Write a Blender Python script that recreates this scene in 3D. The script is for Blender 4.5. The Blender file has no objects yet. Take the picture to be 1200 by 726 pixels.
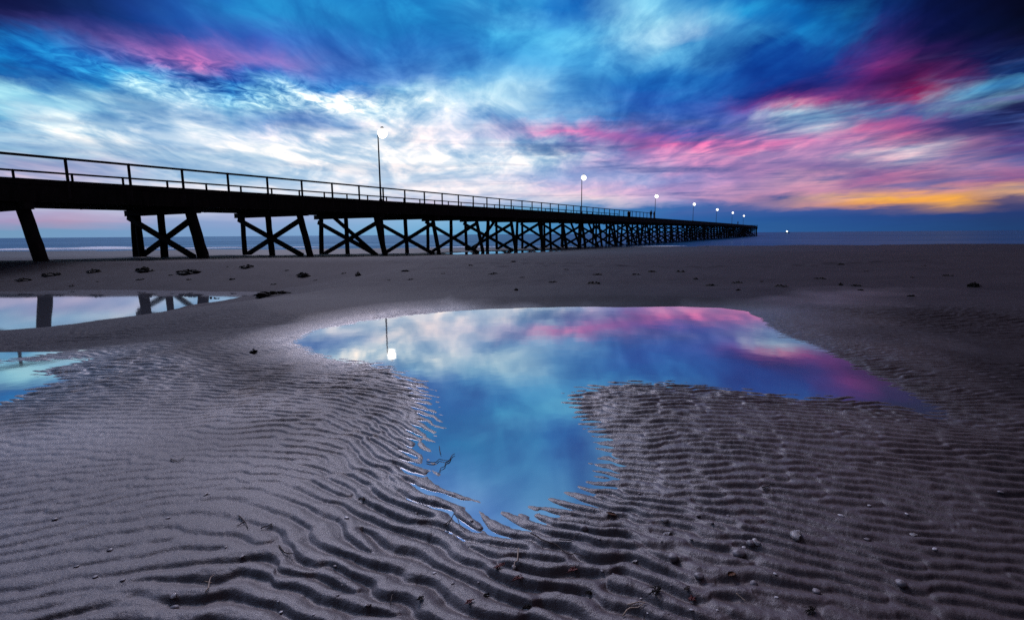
import bpy, bmesh, math, random
import numpy as np
from mathutils import Vector, Matrix

R = math.radians
sc = bpy.context.scene
COL = sc.collection
random.seed(7)

# ------------------------------------------------------------------ camera
EYE = 0.95
PITCH, ROLL = R(8.42), -0.00763
cam_d = bpy.data.cameras.new('camera'); cam = bpy.data.objects.new('camera', cam_d); COL.objects.link(cam)
cam_d.sensor_width = 36.0; cam_d.lens = 18.0
cam_d.clip_start = 0.05; cam_d.clip_end = 20000
cp, sp = math.cos(PITCH), math.sin(PITCH); cr, sr = math.cos(ROLL), math.sin(ROLL)
r0 = Vector((1, 0, 0)); u0 = Vector((0, sp, cp)); back = Vector((0, -cp, sp))
RX = r0 * cr + u0 * sr; UX = u0 * cr - r0 * sr
M = Matrix.Identity(4)
for i in range(3):
    M[i][0] = RX[i]; M[i][1] = UX[i]; M[i][2] = back[i]
M[0][3], M[1][3], M[2][3] = 0, 0, EYE
cam.matrix_world = M
sc.camera = cam
sc.view_settings.view_transform = 'Standard'; sc.view_settings.look = 'None'
sc.view_settings.exposure = 0.0; sc.view_settings.gamma = 1.0
sc.view_settings.use_curve_mapping = False
sc.render.engine = 'CYCLES'
sc.cycles.use_denoising = False
sc.cycles.max_bounces = 6; sc.cycles.transparent_max_bounces = 8
sc.cycles.sample_clamp_indirect = 4.0
try: sc.cycles.denoiser = 'OPENIMAGEDENOISE'
except Exception: pass

def pix_ray(u, v):
    x, y = u - 600.0, v - 363.0
    x, y = x * cr + y * sr, -x * sr + y * cr
    return np.array([x, 600 * cp - y * sp, -600 * sp - y * cp])
def on_plane(u, v, z):            # where the line of sight through a photo pixel meets a level plane
    d = pix_ray(u, v); t = (z - EYE) / d[2]
    return (d[0] * t, d[1] * t)
def dir_to_pix(az, el):
    d = Vector((math.sin(az) * math.cos(el), math.cos(az) * math.cos(el), math.sin(el)))
    dep = -d.dot(back)
    if dep < 0.05: dep = 0.05
    return 600 + 600 * d.dot(RX) / dep, 363 - 600 * d.dot(UX) / dep

# ------------------------------------------------------------------ sky (world)
SUN_AZ, SUN_EL = R(-20), R(38)   # soft light added above the frame to bring out the ripples
SKY = [
 (0, [(0,(6,10,60)),(100,(3,30,85)),(200,(20,65,150)),(260,(22,110,190)),(300,(25,130,200)),(400,(35,155,220)),(500,(40,165,225)),(600,(55,160,220)),(650,(30,125,205)),(715,(12,100,185)),(735,(130,205,240)),(770,(120,200,238)),(800,(50,150,215)),(900,(20,110,190)),(960,(10,70,145)),(1000,(5,40,110)),(1100,(5,10,50)),(1200,(1,1,20))]),
 (15, [(0,(22,20,72)),(100,(5,30,90)),(200,(25,75,165)),(300,(25,135,205)),(400,(45,160,220)),(500,(40,165,225)),(600,(90,185,235)),(650,(60,150,220)),(715,(10,95,185)),(740,(135,210,242)),(790,(120,200,240)),(850,(50,160,220)),(900,(30,150,215)),(950,(35,150,215)),(1000,(0,60,130)),(1050,(10,25,85)),(1100,(5,15,60)),(1200,(1,1,22))]),
 (30, [(0,(15,45,110)),(50,(50,50,122)),(100,(30,45,120)),(150,(5,50,125)),(200,(15,70,160)),(300,(45,120,200)),(400,(40,150,215)),(500,(35,150,215)),(600,(70,175,230)),(690,(80,175,230)),(750,(150,215,240)),(800,(170,220,245)),(850,(110,195,235)),(878,(30,120,195)),(900,(30,145,215)),(950,(20,135,205)),(1000,(10,60,140)),(1050,(20,25,90)),(1100,(5,15,65)),(1200,(0,5,27))]),
 (45, [(0,(20,120,195)),(50,(10,100,180)),(100,(60,60,135)),(150,(85,75,150)),(200,(45,72,160)),(250,(30,80,170)),(300,(50,90,190)),(400,(55,140,215)),(500,(45,145,215)),(600,(60,165,225)),(700,(100,190,235)),(750,(170,220,245)),(820,(190,225,250)),(845,(40,125,195)),(880,(90,185,230)),(900,(40,150,215)),(950,(15,125,200)),(1000,(20,70,150)),(1020,(45,35,110)),(1060,(20,20,75)),(1100,(5,15,60)),(1200,(5,5,35))]),
 (60, [(0,(20,140,215)),(50,(15,120,200)),(100,(15,100,185)),(130,(90,80,160)),(170,(120,90,170)),(220,(145,95,175)),(250,(90,95,180)),(300,(75,90,185)),(400,(60,125,205)),(500,(55,140,215)),(600,(60,155,220)),(700,(80,175,230)),(770,(150,210,240)),(795,(40,120,190)),(830,(90,180,230)),(870,(30,100,180)),(900,(10,80,165)),(950,(15,75,160)),(1000,(20,55,140)),(1040,(95,35,110)),(1065,(40,20,85)),(1100,(10,15,70)),(1200,(12,15,60))]),
 (75, [(0,(10,95,170)),(50,(30,130,205)),(100,(15,115,200)),(150,(20,110,200)),(190,(120,100,175)),(215,(150,100,175)),(250,(110,85,165)),(300,(120,105,190)),(350,(115,110,190)),(400,(80,125,205)),(500,(70,145,215)),(600,(80,165,225)),(700,(70,165,225)),(780,(120,200,240)),(810,(90,180,230)),(850,(20,90,175)),(900,(10,70,160)),(950,(10,55,145)),(1000,(20,55,140)),(1035,(130,35,110)),(1070,(60,25,85)),(1100,(10,15,65)),(1150,(15,20,75)),(1200,(25,60,120))]),
 (90, [(0,(10,70,150)),(50,(20,80,165)),(100,(40,150,215)),(150,(50,150,215)),(200,(40,140,205)),(250,(20,95,185)),(300,(15,90,190)),(350,(75,115,195)),(400,(60,120,205)),(450,(80,135,210)),(500,(100,155,220)),(550,(80,165,225)),(600,(120,190,235)),(700,(60,150,215)),(800,(40,130,205)),(850,(15,80,170)),(900,(10,55,145)),(950,(10,50,135)),(1000,(40,50,135)),(1035,(150,30,105)),(1055,(115,25,90)),(1100,(15,20,75)),(1150,(30,65,130)),(1185,(120,200,228)),(1200,(130,200,225))]),
 (105,[(0,(130,205,232)),(50,(40,120,190)),(100,(80,170,220)),(150,(110,190,230)),(200,(190,235,248)),(250,(60,150,215)),(300,(60,150,215)),(330,(150,215,240)),(360,(50,135,210)),(400,(40,130,210)),(440,(40,130,210)),(470,(150,210,240)),(500,(170,210,240)),(550,(140,200,235)),(600,(170,215,240)),(650,(110,180,230)),(700,(60,140,210)),(750,(40,130,210)),(800,(40,120,200)),(850,(20,85,175)),(900,(40,50,140)),(950,(70,50,130)),(1000,(95,60,140)),(1050,(180,25,95)),(1100,(60,25,80)),(1130,(95,175,215)),(1170,(150,210,232)),(1200,(60,100,150))]),
 (120,[(0,(155,218,238)),(50,(165,222,242)),(100,(110,188,225)),(150,(205,237,247)),(200,(225,243,252)),(250,(110,190,235)),(300,(180,230,245)),(350,(200,235,250)),(400,(225,247,255)),(450,(235,250,255)),(500,(225,247,255)),(550,(190,220,245)),(600,(180,220,240)),(650,(120,180,230)),(700,(60,140,210)),(750,(60,120,205)),(800,(60,110,200)),(850,(65,90,180)),(900,(160,60,140)),(950,(200,60,130)),(1000,(105,80,150)),(1050,(175,50,110)),(1080,(130,50,100)),(1110,(60,120,175)),(1140,(160,215,230)),(1170,(30,60,110)),(1200,(30,25,70))]),
 (135,[(0,(120,190,225)),(50,(165,212,237)),(100,(150,200,230)),(150,(165,195,225)),(200,(225,243,252)),(250,(140,170,215)),(300,(90,160,210)),(350,(140,165,215)),(400,(150,190,225)),(450,(205,238,252)),(500,(215,233,250)),(550,(170,200,235)),(600,(160,200,235)),(650,(120,175,225)),(700,(70,140,210)),(750,(90,140,210)),(800,(80,120,200)),(850,(80,100,185)),(885,(80,90,175)),(905,(180,215,232)),(955,(210,232,240)),(1000,(130,170,210)),(1050,(45,70,140)),(1100,(40,90,160)),(1150,(25,30,90)),(1200,(35,35,90))]),
 (147,[(0,(140,195,228)),(50,(205,232,246)),(100,(215,236,247)),(150,(195,218,240)),(200,(165,198,230)),(250,(225,243,252)),(300,(110,160,215)),(350,(110,150,210)),(400,(160,190,230)),(450,(245,247,252)),(500,(190,210,235)),(550,(200,215,240)),(600,(195,190,225)),(650,(165,165,215)),(700,(190,150,205)),(760,(195,150,210)),(800,(90,110,190)),(850,(60,90,175)),(900,(150,145,195)),(950,(185,205,225)),(1000,(165,100,160)),(1050,(180,80,140)),(1100,(80,80,150)),(1150,(60,50,110)),(1200,(50,40,100))]),
 (157,[(0,(190,222,240)),(50,(220,240,250)),(100,(235,248,252)),(150,(235,245,250)),(200,(180,208,235)),(250,(228,242,252)),(300,(190,210,238)),(350,(205,215,240)),(400,(235,240,252)),(450,(255,253,252)),(500,(215,225,245)),(550,(225,225,245)),(610,(205,195,230)),(650,(235,130,195)),(720,(230,120,190)),(760,(150,110,190)),(800,(90,100,185)),(850,(110,100,180)),(900,(150,120,180)),(950,(170,150,195)),(1000,(185,105,160)),(1050,(190,90,145)),(1100,(130,90,150)),(1150,(65,55,120)),(1200,(65,50,115))]),
 (168,[(0,(160,200,230)),(50,(180,210,235)),(100,(220,240,250)),(150,(235,245,250)),(200,(190,215,240)),(250,(230,240,250)),(300,(240,245,255)),(400,(250,250,255)),(450,(252,252,255)),(500,(230,235,248)),(550,(235,237,250)),(600,(195,210,233)),(650,(155,180,218)),(700,(190,150,205)),(750,(232,120,182)),(800,(232,112,177)),(850,(236,120,180)),(900,(222,112,172)),(950,(195,120,180)),(1000,(170,130,185)),(1050,(232,150,180)),(1100,(222,140,168)),(1150,(75,62,132)),(1200,(90,70,140))]),
 (180,[(0,(150,190,215)),(100,(170,200,225)),(200,(190,215,235)),(300,(245,250,252)),(400,(247,249,253)),(500,(240,245,252)),(600,(225,235,248)),(640,(228,242,246)),(700,(175,178,220)),(750,(200,150,205)),(800,(205,145,198)),(850,(205,145,193)),(900,(220,160,200)),(950,(200,150,195)),(1000,(205,165,192)),(1050,(245,232,238)),(1080,(245,235,238)),(1130,(150,110,160)),(1200,(110,80,140))]),
 (195,[(0,(170,175,210)),(100,(172,172,208)),(200,(160,195,225)),(300,(235,240,248)),(400,(248,250,253)),(500,(242,247,252)),(600,(232,242,250)),(650,(168,190,225)),(700,(190,172,215)),(750,(170,162,210)),(800,(195,140,193)),(850,(205,137,188)),(900,(217,150,195)),(950,(182,130,180)),(1000,(165,118,170)),(1050,(205,145,178)),(1100,(205,145,178)),(1200,(150,110,160))]),
 (210,[(0,(205,190,215)),(100,(205,195,220)),(200,(170,200,228)),(300,(160,200,228)),(400,(228,238,250)),(500,(238,243,252)),(600,(192,203,232)),(650,(160,180,225)),(700,(190,190,230)),(750,(148,168,218)),(800,(162,150,205)),(850,(192,150,200)),(900,(205,152,190)),(950,(220,168,185)),(1000,(145,90,148)),(1050,(155,98,148)),(1100,(190,128,163)),(1150,(140,88,140)),(1200,(130,88,140))]),
 (222,[(0,(215,200,220)),(100,(228,222,236)),(200,(235,235,245)),(300,(222,228,242)),(400,(242,243,251)),(500,(245,243,250)),(600,(252,242,246)),(650,(228,205,230)),(700,(235,192,222)),(750,(190,165,210)),(800,(190,150,200)),(850,(190,148,190)),(900,(205,150,185)),(950,(195,140,170)),(1000,(190,130,165)),(1050,(190,130,160)),(1100,(205,142,150)),(1150,(205,150,140)),(1200,(235,180,125))]),
 (232,[(0,(232,230,240)),(200,(228,232,244)),(400,(220,232,246)),(500,(228,232,246)),(600,(205,212,236)),(650,(238,226,236)),(700,(245,222,226)),(750,(202,180,215)),(800,(182,160,205)),(850,(190,140,180)),(885,(200,145,175)),(905,(65,85,145)),(935,(65,85,145)),(955,(205,160,160)),(1000,(250,185,110)),(1050,(255,180,70)),(1100,(255,182,66)),(1140,(240,160,80)),(1170,(110,90,120)),(1200,(85,78,120))]),
 (240,[(0,(205,203,226)),(300,(195,207,232)),(500,(218,203,226)),(600,(130,170,210)),(700,(105,152,202)),(740,(238,212,220)),(765,(120,140,195)),(800,(105,128,188)),(850,(75,100,170)),(900,(170,135,165)),(950,(195,145,155)),(1000,(220,145,100)),(1050,(240,155,80)),(1080,(150,100,105)),(1115,(255,180,66)),(1150,(85,78,118)),(1200,(48,58,108))]),
 (243.5, [(0,(172,178,212)),(100,(178,186,218)),(200,(200,210,232)),(300,(192,198,226)),(450,(170,192,224)),(600,(108,166,206)),(700,(70,134,192)),(800,(62,104,172)),(900,(66,92,155)),(1000,(75,85,140)),(1050,(110,95,130)),(1100,(110,95,120)),(1150,(50,65,120)),(1200,(38,56,110))]),
 (247,[(0,(165,172,210)),(100,(170,180,215)),(200,(195,208,230)),(300,(190,192,222)),(450,(160,190,222)),(600,(100,165,205)),(700,(62,130,190)),(800,(48,98,168)),(900,(40,85,155)),(1000,(40,75,145)),(1100,(40,65,130)),(1200,(35,55,110))]),
 (256,[(0,(175,150,195)),(50,(195,150,185)),(100,(205,150,175)),(150,(192,172,205)),(200,(142,165,205)),(300,(152,165,205)),(400,(142,172,212)),(500,(142,187,222)),(600,(92,162,206)),(700,(60,130,186)),(800,(40,95,165)),(900,(35,85,150)),(1000,(35,75,140)),(1200,(30,55,105))]),
 (265,[(0,(110,150,185)),(100,(112,152,192)),(200,(122,157,202)),(300,(132,157,202)),(400,(132,172,212)),(500,(122,177,216)),(600,(80,150,196)),(700,(60,125,182)),(800,(36,95,160)),(900,(40,90,150)),(1000,(36,80,142)),(1200,(30,60,107))]),
 (274,[(0,(115,155,190)),(100,(115,155,195)),(300,(125,160,202)),(500,(110,170,210)),(600,(80,145,190)),(700,(60,120,180)),(900,(42,92,152)),(1200,(30,62,110))]),
]
def lin(c): 
    c = np.asarray(c, float) / 255.0
    return np.where(c <= 0.04045, c / 12.92, ((c + 0.055) / 1.055) ** 2.4)
_rows = [(v, [p[0] for p in r], np.array([lin(p[1]) for p in r])) for v, r in SKY]
def row_col(i, u):
    _, us, cs = _rows[i]
    return np.array([np.interp(u, us, cs[:, k]) for k in range(3)])
def sky_at_pix(u, v):
    vs = [r[0] for r in _rows]
    if v <= vs[0]: return row_col(0, u)
    if v >= vs[-1]: return row_col(len(vs) - 1, u)
    i = int(np.searchsorted(vs, v)) - 1
    i = max(0, min(i, len(vs) - 2))
    t = (v - vs[i]) / (vs[i + 1] - vs[i])
    return row_col(i, u) * (1 - t) + row_col(i + 1, u) * t

world = bpy.data.worlds.new('World'); sc.world = world; world.use_nodes = True
nt = world.node_tree; N = nt.nodes; L = nt.links; N.clear()
def nd(t, tree=None, **kw):
    n = (tree or nt).nodes.new(t)
    for k, v in kw.items(): setattr(n, k, v)
    return n
def mth(op, a, b=None, c=None, tree=None, clamp=False):
    tree = tree or nt
    n = tree.nodes.new('ShaderNodeMath'); n.operation = op; n.use_clamp = clamp
    for i, s in enumerate((a, b, c)):
        if s is None: continue
        if isinstance(s, (int, float)): n.inputs[i].default_value = s
        else: tree.links.new(s, n.inputs[i])
    return n.outputs[0]
tc = nd('ShaderNodeTexCoord'); sep = nd('ShaderNodeSeparateXYZ'); L.new(tc.outputs['Generated'], sep.inputs[0])
X, Y, Z = sep.outputs
el = mth('ARCSINE', mth('MINIMUM', mth('MAXIMUM', Z, -0.9999), 0.9999))
az = mth('ARCTAN2', X, Y)
# a flat cloud deck seen in perspective: the direction divided by its height
zc = mth('ADD', mth('MAXIMUM', Z, 0.0), 0.10)
cx = mth('DIVIDE', X, zc); cy = mth('DIVIDE', Y, zc)
comb = nd('ShaderNodeCombineXYZ'); L.new(cx, comb.inputs[0]); L.new(cy, comb.inputs[1])
def noise(vec, scale, detail, rough, dist=0.0, off=(0, 0, 0), stretch=(1, 1, 1), rot=0.0):
    mp = nd('ShaderNodeMapping'); L.new(vec, mp.inputs[0])
    mp.inputs['Location'].default_value = off; mp.inputs['Scale'].default_value = stretch
    mp.inputs['Rotation'].default_value = (0, 0, rot)
    n = nd('ShaderNodeTexNoise'); L.new(mp.outputs[0], n.inputs['Vector'])
    n.inputs['Scale'].default_value = scale; n.inputs['Detail'].default_value = detail
    n.inputs['Roughness'].default_value = rough; n.inputs['Distortion'].default_value = dist
    return n
n1 = noise(comb.outputs[0], 2.2, 9, 0.62, 0.5, off=(3.1, 1.7, 0), stretch=(1, 0.62, 1))
n2 = noise(comb.outputs[0], 2.4, 9, 0.62, 0.5, off=(-7.3, 4.2, 2), stretch=(1, 0.62, 1))
lowfade = mth('MULTIPLY', mth('MINIMUM', el, 0.20), 5.0, clamp=True)       # finer wander near the horizon
w_el = mth('MULTIPLY', mth('SUBTRACT', n1.outputs[0], 0.5), mth('ADD', mth('MULTIPLY', lowfade, 0.075), 0.008))
w_az = mth('MULTIPLY', mth('SUBTRACT', n2.outputs[0], 0.5), mth('ADD', mth('MULTIPLY', lowfade, 0.05), 0.07))
elw = mth('ADD', el, w_el); azw = mth('ADD', az, w_az)
AZ0, AZ1 = R(-50), R(50)
fac_az = mth('DIVIDE', mth('SUBTRACT', azw, AZ0), AZ1 - AZ0, clamp=True)
ROWV = [276, 268, 260, 253, 247, 243, 239, 235, 231, 226, 221, 215, 208, 200, 191, 182, 174, 168, 162, 157, 151, 144, 135, 127, 120, 112, 105, 97, 90, 82, 75, 67, 60, 50, 40, 30, 20, 10, 0]
rows = []
for v in ROWV:
    d = pix_ray(600, v); e = math.asin(d[2] / np.linalg.norm(d))
    cols = []
    for k in range(32):
        a = AZ0 + (AZ1 - AZ0) * k / 31
        u, vv = dir_to_pix(a, e)
        cols.append(sky_at_pix(u, vv))
    rows.append((e, cols))
# above the photograph: unseen sky, brightened on the left to light the sand, dim on the right
def upper(e, l, m, r):
    cols = []
    for k in range(32):
        t = k / 31
        c = np.array(l) * max(0, 1 - 2 * t) + np.array(m) * (1 - abs(2 * t - 1)) + np.array(r) * max(0, 2 * t - 1)
        cols.append(c)
    rows.append((e, cols))
upper(R(28), (0.90, 1.30, 2.30), (0.07, 0.33, 0.74), (0.012, 0.018, 0.06))
upper(R(35), (2.20, 2.60, 4.00), (0.25, 0.60, 1.20), (0.20, 0.07, 0.09))
upper(R(44), (2.10, 2.50, 3.80), (1.15, 1.30, 2.00), (0.60, 0.24, 0.25))
upper(R(53), (0.80, 0.80, 1.10), (0.50, 0.50, 0.68), (0.30, 0.16, 0.17))
upper(R(63), (0.20, 0.20, 0.28), (0.20, 0.19, 0.26), (0.12, 0.08, 0.10))
upper(R(85), (0.06, 0.055, 0.08), (0.06, 0.055, 0.08), (0.06, 0.055, 0.08))
prev = None; pe = None
for e, cols in rows:
    rp = nd('ShaderNodeValToRGB'); rp.color_ramp.interpolation = 'LINEAR'
    els = rp.color_ramp.elements
    while len(els) < 32: els.new(0.5)
    for k in range(32): els[k].position = k / 31
    for k in range(32): els[k].color = (*[float(q) for q in cols[k]], 1)
    L.new(fac_az, rp.inputs[0])
    if prev is None: prev = rp.outputs[0]
    else:
        f = mth('DIVIDE', mth('SUBTRACT', elw, pe), e - pe, clamp=True)
        mx = nd('ShaderNodeMix', data_type='RGBA'); L.new(f, mx.inputs['Factor'])
        L.new(prev, mx.inputs['A']); L.new(rp.outputs[0], mx.inputs['B']); prev = mx.outputs['Result']
    pe = e
# cloud grain: streaks and mottling multiply the colour
def smooth(v, a, b_):
    m = nd('ShaderNodeMapRange'); m.interpolation_type = 'SMOOTHSTEP'; L.new(v, m.inputs['Value'])
    m.inputs['From Min'].default_value = a; m.inputs['From Max'].default_value = b_; return m.outputs[0]
n3 = noise(comb.outputs[0], 1.3, 9, 0.58, 1.0, off=(1, 9, 4), stretch=(1.15, 0.62, 1), rot=0.2)
n4 = noise(comb.outputs[0], 5.0, 6, 0.52, 0.6, off=(5, 2, 8), stretch=(1.2, 0.55, 1), rot=-0.2)
g1 = mth('ADD', mth('MULTIPLY', smooth(n3.outputs[0], 0.36, 0.60), 0.50), 0.61)
g2 = mth('ADD', mth('MULTIPLY', smooth(n4.outputs[0], 0.30, 0.70), 0.34), 0.82)
# small mackerel clouds, upper left
n5 = noise(comb.outputs[0], 11.0, 5, 0.6, 1.2, off=(2, 2, 1), stretch=(1.0, 0.8, 1), rot=-0.7)
def gauss(v, c, w): 
    d_ = mth('DIVIDE', mth('SUBTRACT', v, c), w); return mth('POWER', 2.718, mth('MULTIPLY', mth('MULTIPLY', d_, d_), -1.0))
elm = mth('ADD', el, mth('MULTIPLY', az, 0.03))
mack = mth('MULTIPLY', gauss(az, R(-28), R(14)), gauss(elm, R(12.9), R(1.7)))
g5 = mth('ADD', mth('MULTIPLY', mth('MULTIPLY', mth('SUBTRACT', smooth(n5.outputs[0], 0.28, 0.75), 0.42), mack), 1.5), 1.0)
g2 = mth('MULTIPLY', g2, g5)
# long thin bars of darker cloud low over the sea
cs = nd('ShaderNodeCombineXYZ'); L.new(mth('MULTIPLY', az, 3.2), cs.inputs[0]); L.new(mth('MULTIPLY', el, 46.0), cs.inputs[1])
n6 = noise(cs.outputs[0], 1.0, 8, 0.62, 0.5, off=(4, 1, 3))
sm = mth('MULTIPLY', smooth(n6.outputs[0], 0.47, 0.66), mth('MULTIPLY', smooth(el, R(1.2), R(3.2)), mth('SUBTRACT', 1.0, smooth(el, R(9), R(15)))))
sm = mth('MULTIPLY', sm, mth('ADD', mth('MULTIPLY', smooth(az, R(-8), R(14)), 0.55), 0.20))
mxs6 = nd('ShaderNodeMix', data_type='RGBA'); L.new(sm, mxs6.inputs['Factor']); L.new(prev, mxs6.inputs['A']); mxs6.inputs['B'].default_value = (0.10, 0.13, 0.36, 1)
prev = mxs6.outputs['Result']
hfade = mth('MULTIPLY', mth('SUBTRACT', el, 0.03), 8.0, clamp=True)
gr = mth('MULTIPLY', g1, g2)
gr = mth('ADD', mth('MULTIPLY', mth('SUBTRACT', gr, 1.0), hfade), 1.0)
ct = nd('ShaderNodeCombineXYZ')                                  # thick cloud goes blue, not grey
for i_, p_ in enumerate((2.1, 1.25, 0.62)): L.new(mth('POWER', gr, p_), ct.inputs[i_])
vm = nd('ShaderNodeVectorMath', operation='MULTIPLY'); L.new(prev, vm.inputs[0]); L.new(ct.outputs[0], vm.inputs[1])
# the sky behind the camera: dim blue dusk
absaz = mth('ABSOLUTE', az)
bk = mth('DIVIDE', mth('SUBTRACT', absaz, R(60)), R(55), clamp=True)
bk = mth('MULTIPLY', bk, mth('SUBTRACT', 1.0, mth('DIVIDE', mth('SUBTRACT', el, R(68)), R(20), clamp=True)))
mxb = nd('ShaderNodeMix', data_type='RGBA'); L.new(bk, mxb.inputs['Factor']); L.new(vm.outputs[0], mxb.inputs['A'])
mxb.inputs['B'].default_value = (0.03, 0.035, 0.06, 1)
bg = nd('ShaderNodeBackground'); L.new(mxb.outputs['Result'], bg.inputs[0]); bg.inputs[1].default_value = 1.0
skyt = nd('ShaderNodeTexSky'); skyt.sky_type = 'NISHITA'; skyt.sun_disc = False
skyt.sun_elevation = SUN_EL; skyt.sun_rotation = SUN_AZ
bg2 = nd('ShaderNodeBackground'); L.new(skyt.outputs[0], bg2.inputs[0]); bg2.inputs[1].default_value = 0.0006
add = nd('ShaderNodeAddShader'); L.new(bg.outputs[0], add.inputs[0]); L.new(bg2.outputs[0], add.inputs[1])
out = nd('ShaderNodeOutputWorld'); L.new(add.outputs[0], out.inputs[0])
world.cycles.sampling_method = 'MANUAL'; world.cycles.sample_map_resolution = 1024

sun_d = bpy.data.lights.new('sun', 'SUN'); sun = bpy.data.objects.new('sun', sun_d); COL.objects.link(sun)
sun_d.energy = 1.75; sun_d.angle = R(18); sun_d.color = (0.93, 0.84, 1.0)
sd_ = Vector((math.sin(SUN_AZ) * math.cos(SUN_EL), math.cos(SUN_AZ) * math.cos(SUN_EL), math.sin(SUN_EL)))
sun.rotation_euler = (-sd_).to_track_quat('-Z', 'Y').to_euler()

# ------------------------------------------------------------------ helpers
def tag(o, label=None, cat=None, group=None, kind=None):
    if label: o['label'] = label
    if cat: o['category'] = cat
    if group: o['group'] = group
    if kind: o['kind'] = kind
    return o
def empty(name, loc, rz=0.0):
    o = bpy.data.objects.new(name, None); COL.objects.link(o)
    o.location = loc; o.rotation_euler = (0, 0, rz); o.empty_display_size = 0.2
    return o
def obj_from_bm(name, bm, mat, parent=None, smooth=False):
    me = bpy.data.meshes.new(name); bm.to_mesh(me); bm.free()
    me.materials.append(mat)
    if smooth:
        for p in me.polygons: p.use_smooth = True
    o = bpy.data.objects.new(name, me); COL.objects.link(o)
    if parent: o.parent = parent
    return o
def np_mesh(name, V, F, mat, smooth=True):
    me = bpy.data.meshes.new(name)
    V = np.asarray(V, np.float32); F = np.asarray(F, np.int32)
    me.vertices.add(len(V)); me.vertices.foreach_set('co', V.ravel())
    me.loops.add(F.size); me.loops.foreach_set('vertex_index', F.ravel())
    me.polygons.add(len(F)); me.polygons.foreach_set('loop_start', np.arange(0, F.size, F.shape[1], dtype=np.int32))
    me.polygons.foreach_set('loop_total', np.full(len(F), F.shape[1], np.int32))
    if smooth: me.polygons.foreach_set('use_smooth', np.ones(len(F), bool))
    me.update(calc_edges=True); me.validate()
    me.materials.append(mat)
    o = bpy.data.objects.new(name, me); COL.objects.link(o)
    return o
def add_box(bm, c, size, M3=None, bev=0.0):
    r = bmesh.ops.create_cube(bm, size=1.0); vs = r['verts']
    for v in vs:
        p = Vector((v.co.x * size[0], v.co.y * size[1], v.co.z * size[2]))
        v.co = (M3 @ p if M3 else p) + Vector(c)
    if bev > 0:
        es = list({e for v in vs for e in v.link_edges})
        bmesh.ops.bevel(bm, geom=es, offset=bev, segments=1, affect='EDGES')
def add_bar(bm, a, b, w, h, bev=0.0, up=(0, 0, 1)):
    a = Vector(a); b = Vector(b); d = b - a; ln = d.length; d.normalize()
    u = Vector(up); s = d.cross(u)
    if s.length < 1e-4: s = d.cross(Vector((0, 1, 0)))
    s.normalize(); u = s.cross(d).normalized()
    M3 = Matrix((d, s, u)).transposed()
    add_box(bm, (a + b) / 2, (ln, w, h), M3, bev)
def add_tube(bm, pts, rad, n=8, cap=True):
    pts = [Vector(p) for p in pts]
    if not hasattr(rad, '__len__'): rad = [rad] * len(pts)
    rings = []; ref = Vector((0.31, 0.27, 0.91))
    for i, p in enumerate(pts):
        d = (pts[min(i + 1, len(pts) - 1)] - pts[max(i - 1, 0)]).normalized()
        s = d.cross(ref)
        if s.length < 1e-3: s = d.cross(Vector((1, 0, 0)))
        s.normalize(); t = s.cross(d)
        rings.append([bm.verts.new(p + (s * math.cos(2 * math.pi * k / n) + t * math.sin(2 * math.pi * k / n)) * rad[i]) for k in range(n)])
    for a, b in zip(rings, rings[1:]):
        for k in range(n):
            bm.faces.new((a[k], a[(k + 1) % n], b[(k + 1) % n], b[k]))
    if cap:
        bm.faces.new(rings[0][::-1]); bm.faces.new(rings[-1])
def add_lathe(bm, prof, c=(0, 0, 0), n=16):
    rings = []
    for r, z in prof:
        rings.append([bm.verts.new((c[0] + r * math.cos(2 * math.pi * k / n), c[1] + r * math.sin(2 * math.pi * k / n), c[2] + z)) for k in range(n)])
    for a, b in zip(rings, rings[1:]):
        for k in range(n): bm.faces.new((a[k], a[(k + 1) % n], b[(k + 1) % n], b[k]))
    bm.faces.new(rings[0][::-1]); bm.faces.new(rings[-1])

def material(name):
    m = bpy.data.materials.new(name); m.use_nodes = True
    t = m.node_tree; return m, t, t.nodes['Principled BSDF']
def simple_mat(name, c0, c1, scale=6.0, rough=0.7, bump=0.3, stretch=(1, 1, 1), spec=0.3):
    m, t, b = material(name)
    co = t.nodes.new('ShaderNodeTexCoord'); mp = t.nodes.new('ShaderNodeMapping'); t.links.new(co.outputs['Object'], mp.inputs[0])
    mp.inputs['Scale'].default_value = stretch
    n = t.nodes.new('ShaderNodeTexNoise'); n.inputs['Scale'].default_value = scale; n.inputs['Detail'].default_value = 6
    t.links.new(mp.outputs[0], n.inputs['Vector'])
    r = t.nodes.new('ShaderNodeValToRGB'); r.color_ramp.elements[0].position = 0.3; r.color_ramp.elements[1].position = 0.7
    r.color_ramp.elements[0].color = (*c0, 1); r.color_ramp.elements[1].color = (*c1, 1)
    t.links.new(n.outputs[0], r.inputs[0]); t.links.new(r.outputs[0], b.inputs['Base Color'])
    b.inputs['Roughness'].default_value = rough; b.inputs['Specular IOR Level'].default_value = spec
    if bump:
        bp = t.nodes.new('ShaderNodeBump'); bp.inputs['Strength'].default_value = bump; bp.inputs['Distance'].default_value = 0.02
        t.links.new(n.outputs[0], bp.inputs['Height']); t.links.new(bp.outputs[0], b.inputs['Normal'])
    return m
def emit_mat(name, col, s):
    m = bpy.data.materials.new(name); m.use_nodes = True; t = m.node_tree; t.nodes.clear()
    e = t.nodes.new('ShaderNodeEmission'); e.inputs[0].default_value = (*col, 1); e.inputs[1].default_value = s
    o = t.nodes.new('ShaderNodeOutputMaterial'); t.links.new(e.outputs[0], o.inputs[0]); return m

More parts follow.
